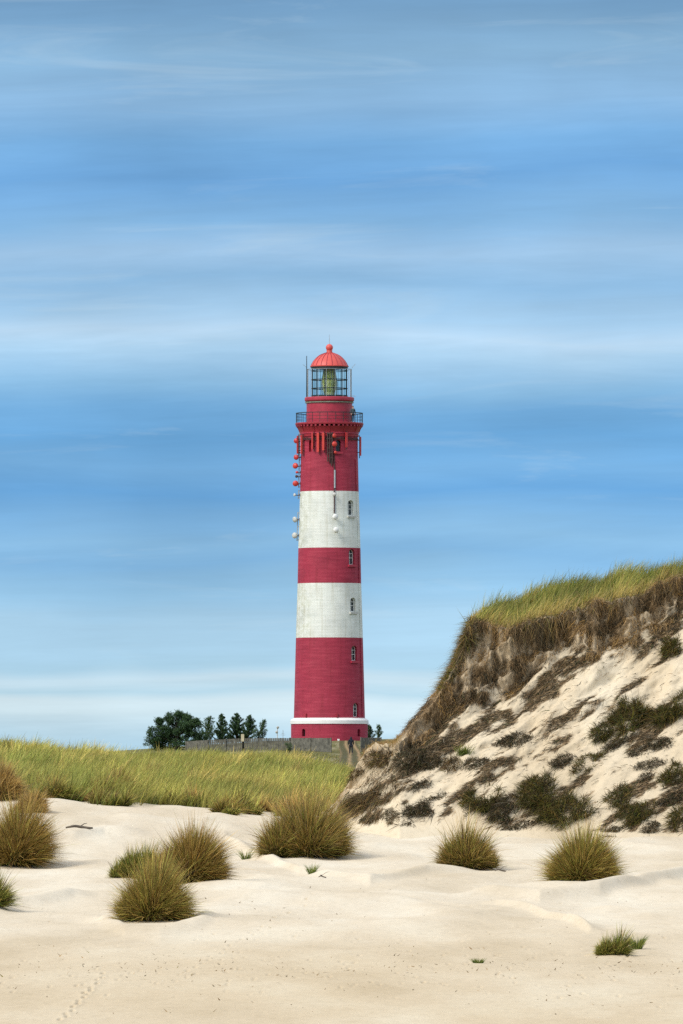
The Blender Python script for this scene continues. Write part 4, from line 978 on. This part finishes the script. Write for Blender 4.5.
# outer service rail and screens around the lantern
sc = MB(); RS = rr(22.3)
for i in range(16):
    a = 2*PI*(i+.5)/16+.07; x, y = RS*math.cos(a), RS*math.sin(a)
    sc.tube([(x, y, rz(397.4)), (x, y, rz(369.2))], .020, 5)
for Yr in (369.4,):
    sc.lathe([(RS-.02, rz(Yr)-.02), (RS+.02, rz(Yr)-.02), (RS+.02, rz(Yr)+.02), (RS-.02, rz(Yr)+.02)], 64, close=True)
sc.build('service_rail', M_GALV, LH)
for s, a0 in ((1, -.30), (-1, PI-.24)):
    p = MB()
    for k in range(6):
        a = a0+k*.10
        p.box(Matrix.Rotation(a, 4, 'Z') @ Vector((RS-.03, 0, rz(383.3))), (.03, .13, rr(27.5)), rot=Matrix.Rotation(a, 3, 'Z'))
    p.build('wind_screen', M_GALV, LH)
MB().tube([(-rr(22.7), -.3, rz(397.4)), (-rr(22.7), -.3, rz(356))], [.06, .035], 6).build('whip_antenna', M_IRON, LH)
MB().tube([(-rr(22.5), -.3, rz(368)), (-rr(26.5), -.35, rz(364.5))], .018, 5).build('aerial_wire', M_GALV, LH)
MB().tube([(rr(22.3), -.3, rz(368.5)), (rr(26.0), -.35, rz(364))], .018, 5).build('aerial_wire', M_GALV, LH)
MB().tube([(rr(22.3), -.3, rz(396)), (rr(26.5), -.35, rz(396.2))], .025, 5).build('side_arm', M_GALV, LH)
# conduit down the right side
def conduit(pts, r, name, mat):
    P_ = []
    for px, Y in pts:
        R = R_at(Y) if Y < 718 else Rp
        ph = math.asin((px-TX)*K/(R+.02)); P_.append(((R+.05)*math.sin(ph), -(R+.05)*math.cos(ph), rz(Y)))
    return MB().tube(P_, r, 6).build(name, mat, LH)
conduit([(355.2, 460), (356.2, 490), (358.3, 548), (359.0, 583), (360.3, 638), (361.6, 690), (362.2, 717)], .045, 'conduit', M_BRICK)
# panel antennas (px, y top, y bottom, width m, stand-off)
def panel(px, y0, y1, w, mat, off=.32):
    R = R_at((y0+y1)/2); M = wall_frame(px, y1, R); h = (y1-y0)*K
    b_ = MB().box(M @ Vector((0, -off, h/2)), (w, .14, h), rot=M.to_3x3()); bmesh.ops.bevel(b_.bm, geom=b_.bm.edges[:], offset=.035, segments=2)
    po = b_.build('panel_antenna', mat, LH)
    br_ = MB().tube([M @ Vector((.09, -off+.12, -.25)), M @ Vector((.09, -off+.12, h+.15))], .045, 6)
    for q in (.18, .82): br_.box(M @ Vector((.05, -off/2, h*q)), (.10, off, .08), rot=M.to_3x3())
    br_.build('mounting_pole', M_RUST, po)
for a in [(304.3, 436, 454.5, .22, M_ANT), (314.2, 434, 450, .17, M_DRUM), (319.2, 434.2, 453, .24, M_ANT), (323.9, 434, 451.6, .24, M_ANT), (344.8, 433.5, 448.5, .20, M_DRUM), (357.6, 437, 456, .26, M_DRUM)]: panel(*a)
panel(301.4, 436, 454, .2, M_DRUM, .42)
# rusty antenna frame left of centre with cable bundle
fm = MB(); M = wall_frame(330.5, 460, R_at(448))
for dx in (-.30, -.06, .18): fm.tube([M @ Vector((dx, -.22, -.3)), M @ Vector((dx, -.22, 2.75))], .06, 6)
for zz in (.1, .6, 1.1, 1.6, 2.1, 2.6): fm.box(M @ Vector((-.06, -.20, zz)), (.62, .09, .10), rot=M.to_3x3())
for q in range(5): fm.tube([M @ Vector((-.2+.1*q, -.12, 2.5)), M @ Vector((-.25+.12*q, -.16, 1.2)), M @ Vector((-.05+.06*q, -.14, -.2)), M @ Vector((.12, -.14, -.75))], .035, 5)
fm.build('antenna_frame', M_RUST, LH)
fl = MB(); M = wall_frame(332.0, 463, R_at(460))
fl.lathe([(.26, -.02), (.30, -.02), (.30, .02), (.26, .02)], 20, M=M @ Matrix.Translation((-.05, -.14, .15)) @ Matrix.Rotation(PI/2, 4, 'X'), close=True).build('cable_loop', M_RUST, LH)
# cables round the ring under the corbel
cr = MB()
for j in range(3):
    pts = []
    for i in range(30):
        a = math.radians(-165+150*i/29); rad = R_at(437)+.10+.03*j
        pts.append((rad*math.cos(a), rad*math.sin(a), rz(438.6+j*.9)+.05*math.sin(i*1.7+j)))
    cr.tube(pts, .035, 5)
cr.build('cable_bundle', M_RUST, LH)
conduit([(333.8, 455), (334.4, 470), (334.4, 514)], .07, 'cable_conduit', M_RUST)
conduit([(334.7, 471), (334.7, 489)], .10, 'cable_cover', M_GALV)
conduit([(334.8, 490), (335.2, 515)], .05, 'cable_pipe', M_GALV)
# dishes: drum radomes on brackets
def dish(px, Y, rp, mat, aim, off=.45, depth=.6, arm=True):
    R = R_at(Y)
    if abs(px-TX)*K > R:                       # sticks out beside the tower
        s = 1 if px > TX else -1
        c = Vector(((px-TX)*K, -.4, rz(Y))); w = Vector((s*(math.sqrt(R*R-.16)-.02), -.4, rz(Y)))
    else:
        M = wall_frame(px, Y, R); c = M @ Vector((0, -off, 0)); w = M @ Vector((0, .02, 0))
    r = rp*K; q = Vector(aim).normalized().to_track_quat('Z', 'Y').to_matrix().to_4x4(); T = Matrix.Translation(c) @ q
    o = MB().lathe([(.02, -r*depth*.9), (r*.55, -r*depth*.7), (r*.93, -r*depth*.2), (r, 0), (r, r*.30), (r*.85, r*.52), (r*.5, r*.68), (.01, r*.74)], 24, M=T).build('dish_antenna', mat, LH, smooth=True)
    a_ = MB().tube([w, (w+c)/2+Vector((0, 0, -.05)), c], .045, 6); a_.box(w, (.16, .16, .3)); a_.build('dish_arm', M_RUST, o)
for a in [(296.4, 441, 2.6, M_DRUM, (-.4, -1, 0)), (297.6, 446.5, 1.2, M_DRUM, (-.5, -.8, 0)), (297.9, 452.5, 1.1, M_DRUM, (-.5, -.8, 0)), (296.4, 457.4, 2.7, M_DRUM, (-.6, -1, 0)),
          (295.6, 466, 2.9, M_ANT, (-.5, -.9, .1)), (297.0, 472.4, 1.4, M_DRUM, (-.5, -1, 0)), (296.7, 476.5, 1.5, M_RUST, (-.5, -1, 0)), (295.6, 483.6, 2.9, M_ANT, (-.2, -1, -.1)),
          (294.8, 495, 1.6, M_DIRTY, (-1, -.8, .1)), (295.2, 519.6, 2.9, M_DIRTY, (-.8, -.6, -.2)), (294.9, 535.6, 3.0, M_DIRTY, (-.7, -.8, 0)),
          (333.6, 437, 2.3, M_ANT, (.75, -.8, 0)), (333.8, 445.4, 2.6, M_ANT, (.3, -1, 0)), (334.6, 453.6, 1.5, M_ANT, (.4, -1, 0)),
          (333.8, 495.5, 1.9, M_DIRTY, (-.2, -1, 0)), (334.4, 518, 3.0, M_WHITE, (.6, -.9, 0)), (335.2, 531, 2.8, M_WHITE, (.4, -1, 0))]: dish(*a)
mp_ = MB()
for seg in ((432, 488), (490, 499), (512, 541)):
    pts = [(-(R_at(y)+.16)*1.0, -.15, rz(y)) for y in np.linspace(seg[0], seg[1], 5)]
    mp_.tube(pts, .05, 6)
    for y in np.linspace(seg[0]+1, seg[1]-1, 3): mp_.box((-(R_at(y)+.06), -.15, rz(y)), (.26, .08, .08))
mp_.build('antenna_mast', M_GALV, LH)

# ---------------------------------------------------------------- fence
M_FENCE = paint('weathered_grey_boards', (.125, .120, .095), .85, .45, scale=3, bump=.3)
M_POST = paint('pale_post_wood', (.52, .46, .30), .7, .15, scale=5)
def fence(pts, label, pale=None):
    """pts: (px, top Y, base Y, d)"""
    x0, y0 = wx(pts[0][0], pts[0][3]), pts[0][3]
    root = empty('board_fence', (x0, y0, wz(pts[0][2], y0)), label=label, cat='fence', group='board fences by the lighthouse')
    o = Vector(root.location)
    for a, b in zip(pts, pts[1:]):
        A = Vector((wx(a[0], a[3]), a[3], 0)); B = Vector((wx(b[0], b[3]), b[3], 0)); ln = (B-A).length; n = int(ln/.17)
        ang = math.atan2(B.y-A.y, B.x-A.x); R3 = Matrix.Rotation(ang, 3, 'Z')
        m = MB()
        for i in range(n):
            t = (i+.5)/n; p = A.lerp(B, t); zt = wz(a[1]+(b[1]-a[1])*t, p.y)+random.uniform(-.012, .012); zb = min(ground_z(p.x, p.y)-.15, zt-.8)
            m.box((p.x-o.x, p.y-o.y, (zt+zb)/2-o.z), (.155+random.uniform(-.02, .01), .03, zt-zb), rot=R3)
        for q in (.3, 1.05):
            z0 = wz(a[1], a[3])-q; z1 = wz(b[1], b[3])-q
            m.tube([(A.x-o.x, A.y-o.y+.06, z0-o.z), (B.x-o.x, B.y-o.y+.06, z1-o.z)], .04, 4)
        m.build('board_panel', M_FENCE, root)
        k = max(2, int(ln/2.3))
        for i in range(k+1):
            t = i/k; p = A.lerp(B, t); zt = wz(a[1]+(b[1]-a[1])*t, p.y)+.04; zb = ground_z(p.x, p.y)-.3
            MB().box((p.x-o.x, p.y-o.y-.06, (zt+zb)/2-o.z), (.11, .09, zt-zb), rot=R3).build('post', M_FENCE, root)
    if pale:
        px, Y, d = pale; x = wx(px, d); MB().box((x-o.x, d-.1-o.y, wz(Y+3.5, d)-o.z), (.30, .16, 7*K), rot=None).build('post', M_POST, root, label='pale taller post standing above the boards')
fence([(186, 741.5, 754, 872), (208, 740, 754, 868), (243, 738.3, 753, 868), (290, 738, 752.5, 868), (331, 738, 752.5, 864)], 'long grey vertical-board fence running left from the lighthouse', pale=(242.6, 734.3, 867))
fence([(361, 737.6, 751, 866), (381, 737.6, 751, 868)], 'short grey board fence piece right of the path, mostly behind the dune')

# ---------------------------------------------------------------- trees
M_BARK = paint('pine_bark', (.035, .028, .02), .9, .3, scale=6, bump=.4)
GR = dict(a=np.array([.034, .070, .024]), b=np.array([.062, .112, .036]), c=np.array([.075, .115, .040]), d=np.array([.034, .072, .032]))
def leaf_quads(cen, size, n_each, spread, cols):
    k = np.repeat(np.arange(len(cen)), n_each); n = len(k)
    p = cen[k]+unit(RNG.normal(size=(n, 3)))*(RNG.random((n, 1))**.5)*spread[k][:, None]
    d0 = unit(RNG.normal(size=(n, 3))+np.array([0, 0, .4]))
    c = np.array(cols)[RNG.integers(0, len(cols), n)]*(1+RNG.normal(size=(n, 1))*.2).clip(.5, 1.6)
    sun = .0
    return ribbons(p, d0, np.full(n, size)*RNG.uniform(.6, 1.4, n), np.full(n, size*.45), np.zeros((n, 3)), c, c*1.2, 1)
def tree(name, px, Yt, Yb, wpx, d, kind, label, group='trees behind the fence', lean=0, cols='abd'):
    s = d/F; x = wx(px, d); zb = ground_z(x, d); h = wz(Yt, d)-zb; w = wpx*s
    root = empty(name, (x, d, zb), label=label, cat='tree', group=group)
    m = MB(); cen = []; spr = []
    if kind == 'round':
        m.tube([(0, 0, -.3), (.05, 0, h*.25), (-.05, .05, h*.55), (.1, 0, h*.82)], [.17, .14, .09, .03], 8)
        L = [(-.38, .20, .20), (-.42, .40, .17), (-.25, .55, .17), (-.22, .30, .20), (0, .70, .17), (.05, .88, .12), (.02, .45, .22), (.22, .62, .18), (.30, .40, .20), (.36, .68, .12), (.42, .30, .16), (-.10, .15, .24), (.20, .18, .24), (-.32, .10, .2), (.38, .10, .18), (0, .30, .25), (.12, .55, .2), (-.15, .45, .2), (-.12, .80, .10), (-.30, .72, .07), (.22, .82, .09)]
        for fx, fz, r in L:
            c = Vector((fx*w, random.uniform(-.25, .25)*w, fz*h)); m.tube([(0, 0, c.z*.45), (c.x*.5, c.y*.5, c.z*.75), c], [.07, .045, .015], 5)
            for _ in range(24):
                q = Vector((random.gauss(0, 1), random.gauss(0, 1), random.gauss(0, .8))).normalized()*random.uniform(.2, 1.15)*r*h*1.15
                cen.append(c+q); spr.append(random.uniform(.16, .30))
        V, Q, c = leaf_quads(np.array(cen), .17, 62, np.array(spr)*1.35, [GR[k] for k in cols])
    else:
        tx = lean*w
        m.tube([(0, 0, -.3), (tx*.3, 0, h*.4), (tx*.7, 0, h*.8), (tx, 0, h)], [.10, .07, .03, .008], 7)
        nw = int(h/.24)
        for i in range(nw):
            t = .10+.88*i/nw; zc = t*h; ln = w*.5*(1-t)**.9*random.uniform(.75, 1.15)+.05
            for k in range(5):
                if random.random() < .13: continue
                a = random.uniform(0, 2*PI); up = random.uniform(.35, .75) if kind == 'spruce' else random.uniform(.7, 1.2)
                l2 = ln*random.uniform(.6, 1.1); bx = tx*t
                e = Vector((bx+math.cos(a)*l2, math.sin(a)*l2, zc+l2*up)); m.tube([(bx, 0, zc), (bx+math.cos(a)*l2*.5, math.sin(a)*l2*.5, zc+l2*up*.35), e], [.022, .014, .006], 4)
                for q in np.linspace(.3, 1, max(2, int(l2/.12))):
                    cen.append(Vector((bx+math.cos(a)*l2*q, math.sin(a)*l2*q, zc+l2*up*q*q))); spr.append(.13)
        cen.append(Vector((tx, 0, h*.97))); spr.append(.07)
        V, Q, c = leaf_quads(np.array(cen), .15, 30 if kind == 'spruce' else 13, np.array(spr), [GR[k] for k in cols])
    m.build('trunk', M_BARK, root)
    link('crown', npmesh('crown', V, Q, c), M_LEAF, root)
tree('pine_tree', 176, 711, 758, 56, 884, 'round', 'broad dark pine with a rounded uneven crown at the left end of the fence', cols='aabd')
tree('pine_tree', 205, 716, 752, 27, 892, 'thin', 'thin open pine leaning right, directly beside the broad pine', lean=.2, cols='bcd')
tree('spruce_tree', 222.5, 713.5, 752, 22, 894, 'spruce', 'narrow dark spruce behind the fence, leftmost of the pointed ones', cols='abd', lean=-.05)
tree('spruce_tree', 236, 713, 752, 28, 896, 'spruce', 'fullest dark spruce behind the fence, in front of the pale post', cols='aabd', lean=.05)
tree('spruce_tree', 247, 715, 752, 23, 895, 'spruce', 'dark spruce just right of the fullest spruce', cols='abd', lean=.15)
tree('spruce_tree', 257, 719.5, 752, 17, 893, 'thin', 'small sparse spruce leaning right at the end of the tree row', cols='bcd', lean=.45)
tree('spruce_tree', 370, 725, 748, 13, 912, 'spruce', 'dark spruce half hidden by the right side of the lighthouse', cols='abd', lean=-.1)
tree('spruce_tree', 378, 725, 748, 11, 915, 'thin', 'thin pale sparse tree right of the lighthouse above the dune end', cols='cdb', lean=.1)
def shrub(px, Yt, Yb, wpx, d, name, label):
    s = d/F; x = wx(px, d); zb = ground_z(x, d); h = wz(Yt, d)-zb; w = wpx*s
    root = empty(name, (x, d, zb), label=label, cat='shrub'); cen = [Vector((random.gauss(0, .22)*w, random.gauss(0, .2)*w, h*random.uniform(.15, .85))) for _ in range(40)]
    m = MB()
    for c in cen[:9]: m.tube([(0, 0, -.05), c*.5, c], [.02, .015, .006], 4)
    m.build('stem', M_BARK, root)
    V, Q, c = leaf_quads(np.array(cen), .08, 30, np.full(40, .14), [GR['a'], GR['b'], GR['c']]); link('foliage', npmesh('foliage', V, Q, c), M_LEAF, root)
shrub(289, 741.5, 752, 9, 860, 'shrub', 'small dark green shrub in front of the long fence')
# bare sapling on the left skyline
x = wx(88, 436); zb = ground_z(x, 436); m = MB(); hh = wz(744.5, 436)-zb
for dx, hs in ((-.35, .6), (-.28, .75), (0, 1), (.06, .9), (.03, .8)):
    m.tube([(dx, 0, -.1), (dx+.01, 0, hh*hs*.6), (dx+random.uniform(-.04, .04), 0, hh*hs)], [.012, .009, .005], 4)
    for k in range(5):
        z = hh*hs*(.55+.09*k); s_ = random.choice((-1, 1)); m.tube([(dx, 0, z), (dx+s_*.07, 0, z+.07)], [.006, .004], 4)
m.build('bare_sapling', M_BARK, loc=(x, 436, zb), label='tiny bare twigs of a sapling against the sky above the grass field', cat='sapling')

# lamp post behind fence, small mast, white stone
x = wx(277.3, 884); zb = ground_z(x, 884); P0 = (x, 884, zb); lm = empty('lamp_post', P0, label='short pale floodlight post with two round heads rising above the fence', cat='lamp post')
MB().tube([(0, 0, -.2), (0, 0, wz(726.5, 884)-zb)], .045, 8).build('pole', M_DIRTY, lm)
for dz, dx in ((727.3, .05), (732.0, -.06)):
    z = wz(dz, 884)-zb; q = MB(); q.lathe([(.02, -.11), (.10, -.08), (.14, .03), (.135, .06), (.02, .07)], 16, M=Matrix.Translation((dx, -.12, z)) @ Matrix.Rotation(math.radians(115), 4, 'X')); h_ = q.build('lamp_head', M_DIRTY, lm, smooth=True)
    MB().box((dx*.5, -.03, z), (.08, .12, .05)).build('bracket', M_GALV, h_)
x = wx(283, 886); zb = ground_z(x, 886)
MB().tube([(0, 0, -.2), (0, 0, wz(730, 886)-zb)], .025, 6).box((0, 0, wz(735, 886)-zb), (.5, .03, .03)).box((0, 0, wz(733.4, 886)-zb), (.3, .03, .03)).build('aerial_mast', M_GALV, loc=(x, 886, zb), label='thin grey mast with two cross bars beside the floodlight post', cat='mast')
x = wx(338.5, 893); zb = ground_z(x, 893)
bm_ = MB().box((0, 0, .13), (.22, .2, .20)); bmesh.ops.bevel(bm_.bm, geom=bm_.bm.edges[:], offset=.07, segments=2); bm_.build('white_box', M_WHITE, loc=(x, 893, zb), label='small white box on the ground at the foot of the lighthouse', cat='box')

# ---------------------------------------------------------------- people
M_SKIN = paint('skin', (.50, .32, .24), .5, .08); M_NAVY = paint('navy_coat', (.006, .008, .016), .85, .3, scale=12, bump=.3); M_TROU = paint('dark_trousers', (.007, .009, .018), .85, .3, scale=12)
M_SHOE = paint('dark_shoes', (.02, .018, .016), .6, .2); M_HAIR = paint('brown_hair', (.07, .045, .025), .6, .3); M_EYE = paint('eyes', (.02, .015, .012), .2, .1); M_ORG = paint('muted_jacket', (.05, .075, .085), .8, .2); 
def skin(name, verts, edges, mat, parent, rootv=0, sub=2):
    me = bpy.data.meshes.new(name); me.from_pydata([v[:3] for v in verts], edges, [])
    o = bpy.data.objects.new(name, me); C.objects.link(o); md = o.modifiers.new('s', 'SKIN'); md.use_smooth_shade = True
    for i, v in enumerate(verts):
        sv = me.skin_vertices[0].data[i]; r = v[3]; sv.radius = r if hasattr(r, '__len__') else (r, r); sv.use_root = (i == rootv)
    s = o.modifiers.new('u', 'SUBSURF'); s.levels = sub; s.render_levels = sub
    dg = bpy.context.evaluated_depsgraph_get(); m2 = bpy.data.meshes.new_from_object(o.evaluated_get(dg)); bpy.data.objects.remove(o); bpy.data.meshes.remove(me)
    m2.name = name; m2.materials.clear(); return link(name, m2, mat, parent, smooth=True)
def person(loc, rzr, label, coat, hood, scale=1.0, stride=.10):
    root = empty('person', loc, rzr, label=label, cat='person'); root.scale = (scale,)*3
    # faces local -y
    V = [(0, 0, .95, (.13, .11)), (0, 0, 1.10, (.125, .10)), (0, .01, 1.28, (.15, .11)), (0, .01, 1.42, (.12, .09)), (0, 0, 1.50, (.055, .055)), (0, -.01, 1.58, (.075, .085)), (0, -.01, 1.68, (.078, .095)), (0, 0, 1.75, (.05, .06))]
    E = [(i, i+1) for i in range(7)]
    def add(pts, frm):
        k = frm
        for p in pts: V.append(p); E.append((k, len(V)-1)); k = len(V)-1
        return k
    for s in (-1, 1):
        st = stride*s
        add([(s*.10, 0, .86, .09), (s*.11, -.02-st*.6, .49, .06), (s*.115, .01-st*1.1, .12, .042), (s*.115, .0-st*1.1, .06, .042), (s*.13, -.11-st*1.1, .035, .034)], 0)
        w = add([(s*.17, .01, 1.42, .062), (s*.24, .02, 1.16, .045), (s*.23, -.07, .94, .034), (s*.22, -.10, .87, .036)], 3)
        for j, (dx, l) in enumerate(((-.03, .075), (-.01, .085), (.012, .08), (.033, .065))):
            add([(s*.22, -.105+dx*.9, .845, .010), (s*.215, -.115+dx, .845-l*.55, .009), (s*.205, -.125+dx, .845-l, .008)], w)
        add([(s*.205, -.135, .87, .011), (s*.20, -.160, .83, .010)], w)
    add([(0, -.105, 1.635, .018)], 5)
    for s in (-1, 1): add([(s*.088, 0, 1.63, (.012, .02))], 5)
    b = skin('body', V, E, M_SKIN, root, 0)
    for s in (-1, 1): MB().ball((s*.032, -.098, 1.66), .011, seg=8).build('eye', M_EYE, b)
    # coat
    V = [(0, 0, 1.02, (.165, .135)), (0, 0, .80, (.175, .14)), (0, .01, 1.28, (.185, .14)), (0, .01, 1.43, (.15, .115)), (0, .01, 1.52, (.08, .08))]; E = [(0, 1), (0, 2), (2, 3), (3, 4)]
    if hood: V += [(0, .02, 1.64, (.115, .125)), (0, .02, 1.76, (.07, .08))]; E += [(4, 5), (5, 6)]
    for s in (-1, 1):
        n = len(V); V += [(s*.18, .01, 1.42, .085), (s*.255, .02, 1.16, .068), (s*.24, -.06, .955, .052)]; E += [(3, n), (n, n+1), (n+1, n+2)]
    skin('coat', V, E, coat, root, 0)
    V = [(0, 0, .93, (.15, .12))]; E = []
    for s in (-1, 1):
        st = stride*s; n = len(V); V += [(s*.10, 0, .85, .105), (s*.11, -.02-st*.6, .49, .075), (s*.115, .01-st*1.1, .10, .06)]; E += [(0, n), (n, n+1), (n+1, n+2)]
    skin('trousers', V, E, M_TROU, root, 0)
    for s in (-1, 1):
        st = stride*s; skin('shoe', [(s*.115, .04-st*1.1, .055, .05), (s*.125, -.06-st*1.1, .05, .05), (s*.135, -.15-st*1.1, .038, .04)], [(0, 1), (1, 2)], M_SHOE, root, 1)
    if not hood: MB().ball((0, .015, 1.70), .098, scale=(.95, 1.05, 1.0), seg=16).build('hair', M_HAIR, root, smooth=True)
xp = wx(351, 858)
person((xp, 858, ground_z(xp, 858)+.03), PI+.15, 'person in a dark navy hooded coat walking up the path to the lighthouse', M_NAVY, True, .99)
ph = math.asin((353.2-TX)/29.0)
person((LH.location.x+rr(28.6)*math.sin(ph), TY-rr(28.6)*math.cos(ph), LH.location.z+rz(423.1)+.005), .35, 'person in a dark jacket standing on the lighthouse gallery behind the railing', M_ORG, False, .95, .02)

# ---------------------------------------------------------------- world, sun, camera
SUN = Vector((-.58, -.50, .66)).normalized()
el = math.asin(SUN.z); az = math.atan2(SUN.x, SUN.y)
w = bpy.data.worlds.new('World'); bpy.context.scene.world = w; w.use_nodes = True
nt = w.node_tree; L = nt.links.new; bg = nt.nodes['Background']; bg.inputs['Strength'].default_value = .1
sky = N(nt, 'ShaderNodeTexSky', sky_type='NISHITA', sun_disc=False); sky.sun_elevation = el; sky.sun_rotation = az; sky.air_density = 1.2; sky.dust_density = 1.5
tc = N(nt, 'ShaderNodeTexCoord'); sp = N(nt, 'ShaderNodeSeparateXYZ'); L(tc.outputs['Generated'], sp.inputs[0])
def stretch(sx, sz, scale, det, rough=.55, dist=0.0, off=(0, 0, 0), tilt=1.2):
    mp = N(nt, 'ShaderNodeMapping'); mp.inputs['Scale'].default_value = (sx, sx, sz); mp.inputs['Location'].default_value = off; rt = N(nt, 'ShaderNodeVectorRotate', rotation_type='Y_AXIS'); rt.inputs['Angle'].default_value = math.radians(tilt); L(tc.outputs['Generated'], rt.inputs['Vector']); L(rt.outputs[0], mp.inputs['Vector'])
    n = N(nt, 'ShaderNodeTexNoise', i_Scale=scale, i_Detail=det, i_Roughness=rough, i_Distortion=dist); L(mp.outputs[0], n.inputs['Vector']); return n
def M2(op, a, b=None, v=None):
    n = N(nt, 'ShaderNodeMath', operation=op)
    L(a, n.inputs[0])
    if b is not None: L(b, n.inputs[1])
    if v is not None: n.inputs[1].default_value = v
    return n.outputs[0]
n_big = stretch(12, 40, 1.0, 3.0)              # slow drift of the cloud layers
n_str = stretch(9, 105, 1.0, 9.0, .62, .5, (3, 1, 2))     # long horizontal streaks
n_w = stretch(26, 230, 1.0, 7.0, .6, .8, (7, 2, 4))
n_fine = stretch(34, 460, 1.0, 8.0, .65, .5, (1, 5, 8), 1.8)
n_dk = stretch(22, 34, 1.0, 4.0, .5, .3, (4, 4, 1))
e1 = M2('ADD', sp.outputs['Z'], M2('MULTIPLY', M2('SUBTRACT', n_big.outputs['Fac'], v=.5), v=.010))
e2 = M2('ADD', e1, M2('MULTIPLY', M2('SUBTRACT', n_str.outputs['Fac'], v=.5), v=.0045))
pos = M2('DIVIDE', e2, v=.10)
def s2l(c):
    c = (c[0]*.972, c[1]*.993, c[2]*.985)
    return tuple(((v/255+.055)/1.055)**2.4 if v > 10 else v/3294 for v in c)
BANDS = [(860, (178, 200, 216)), (745, (170, 202, 226)), (725, (186, 212, 230)), (702, (210, 227, 238)), (690, (213, 229, 240)), (680, (186, 214, 232)), (668, (202, 222, 237)), (655, (174, 207, 230)), (640, (172, 205, 230)), (612, (170, 204, 231)), (585, (150, 192, 226)), (560, (133, 180, 222)), (540, (139, 184, 223)),
         (495, (106, 161, 213)), (470, (118, 169, 216)), (440, (108, 163, 213)), (412, (116, 169, 217)), (388, (140, 185, 224)), (350, (172, 204, 233)), (334, (184, 210, 236)), (318, (166, 200, 232)), (285, (146, 187, 226)), (258, (162, 196, 231)), (225, (134, 179, 222)), (180, (112, 163, 215)), (145, (118, 167, 215)), (105, (138, 177, 216)), (60, (136, 174, 209)), (20, (118, 157, 195)), (-20, (108, 146, 185)), (-76, (115, 150, 188))]
st_ = [(max(0, min(1, ((H0-Y)/F)/.10)), s2l(c)) for Y, c in BANDS]
rp = ramp(nt, st_); L(pos, rp.inputs['Fac'])
# streak brightness
k1 = N(nt, 'ShaderNodeMapRange'); L(n_str.outputs['Fac'], k1.inputs['Value']); k1.inputs['From Min'].default_value = .3; k1.inputs['From Max'].default_value = .72; k1.inputs['To Min'].default_value = .90; k1.inputs['To Max'].default_value = 1.12
k2 = N(nt, 'ShaderNodeMapRange'); L(n_fine.outputs['Fac'], k2.inputs['Value']); k2.inputs['From Min'].default_value = .3; k2.inputs['From Max'].default_value = .7; k2.inputs['To Min'].default_value = .965; k2.inputs['To Max'].default_value = 1.035
k3 = N(nt, 'ShaderNodeMapRange'); L(n_dk.outputs['Fac'], k3.inputs['Value']); k3.inputs['From Min'].default_value = .35; k3.inputs['From Max'].default_value = .65; k3.inputs['To Min'].default_value = .92; k3.inputs['To Max'].default_value = 1.06
kk_ = M2('MULTIPLY', M2('MULTIPLY', k1.outputs[0], k2.outputs[0]), k3.outputs[0]); kk2 = M2('MULTIPLY', kk_, v=10.9/(2**EXPO))
v1 = N(nt, 'ShaderNodeVectorMath', operation='SCALE'); L(rp.outputs['Color'], v1.inputs[0]); L(kk2, v1.inputs['Scale'])
# thin bright wisps (cirrus) where the streak noise peaks
wi = N(nt, 'ShaderNodeMapRange'); L(n_w.outputs['Fac'], wi.inputs['Value']); wi.inputs['From Min'].default_value = .57; wi.inputs['From Max'].default_value = .85; wi.inputs['To Max'].default_value = .34
mw = N(nt, 'ShaderNodeMix', data_type='RGBA'); L(wi.outputs[0], mw.inputs['Factor']); L(v1.outputs['Vector'], mw.inputs['A'])
wc = s2l((212, 226, 238)); mw.inputs['B'].default_value = (*[c*10/(2**EXPO) for c in wc], 1)
# high sky: Nishita seen through a thin cloud veil
vm = N(nt, 'ShaderNodeMix', data_type='RGBA'); vm.inputs['Factor'].default_value = .55; L(sky.outputs[0], vm.inputs['A']); vm.inputs['B'].default_value = (6.2, 6.4, 6.8, 1)
f = N(nt, 'ShaderNodeMapRange', interpolation_type='SMOOTHSTEP'); L(sp.outputs['Z'], f.inputs['Value']); f.inputs['From Min'].default_value = .095; f.inputs['From Max'].default_value = .25
mm = N(nt, 'ShaderNodeMix', data_type='RGBA'); L(f.outputs[0], mm.inputs['Factor']); L(mw.outputs['Result'], mm.inputs['A']); L(vm.outputs['Result'], mm.inputs['B'])
L(mm.outputs['Result'], bg.inputs['Color'])
sd = bpy.data.lights.new('sun', 'SUN'); sd.energy = 1.4; sd.angle = math.radians(26); sd.color = (1, .95, .87)
so = bpy.data.objects.new('sun', sd); C.objects.link(so); so.rotation_euler = SUN.to_track_quat('Z', 'Y').to_euler(); so.location = (-20, -20, 40)
cd = bpy.data.cameras.new('camera'); cam = bpy.data.objects.new('camera', cd); C.objects.link(cam); bpy.context.scene.camera = cam
cd.sensor_fit = 'VERTICAL'; cd.sensor_height = 36; cd.lens = F/1024*36; cd.shift_y = (H0-512)/1024; cd.clip_start = 1; cd.clip_end = 9000
cam.location = (0, 0, 0); cam.rotation_euler = (PI/2, 0, 0)
sc_ = bpy.context.scene
sc_.view_settings.view_transform = 'Standard'; sc_.view_settings.look = 'None'; sc_.view_settings.exposure = EXPO; sc_.view_settings.gamma = 1; sc_.view_settings.use_curve_mapping = False
sc_.cycles.use_denoising = False; sc_.cycles.max_bounces = 5; sc_.cycles.transparent_max_bounces = 12; sc_.cycles.diffuse_bounces = 3
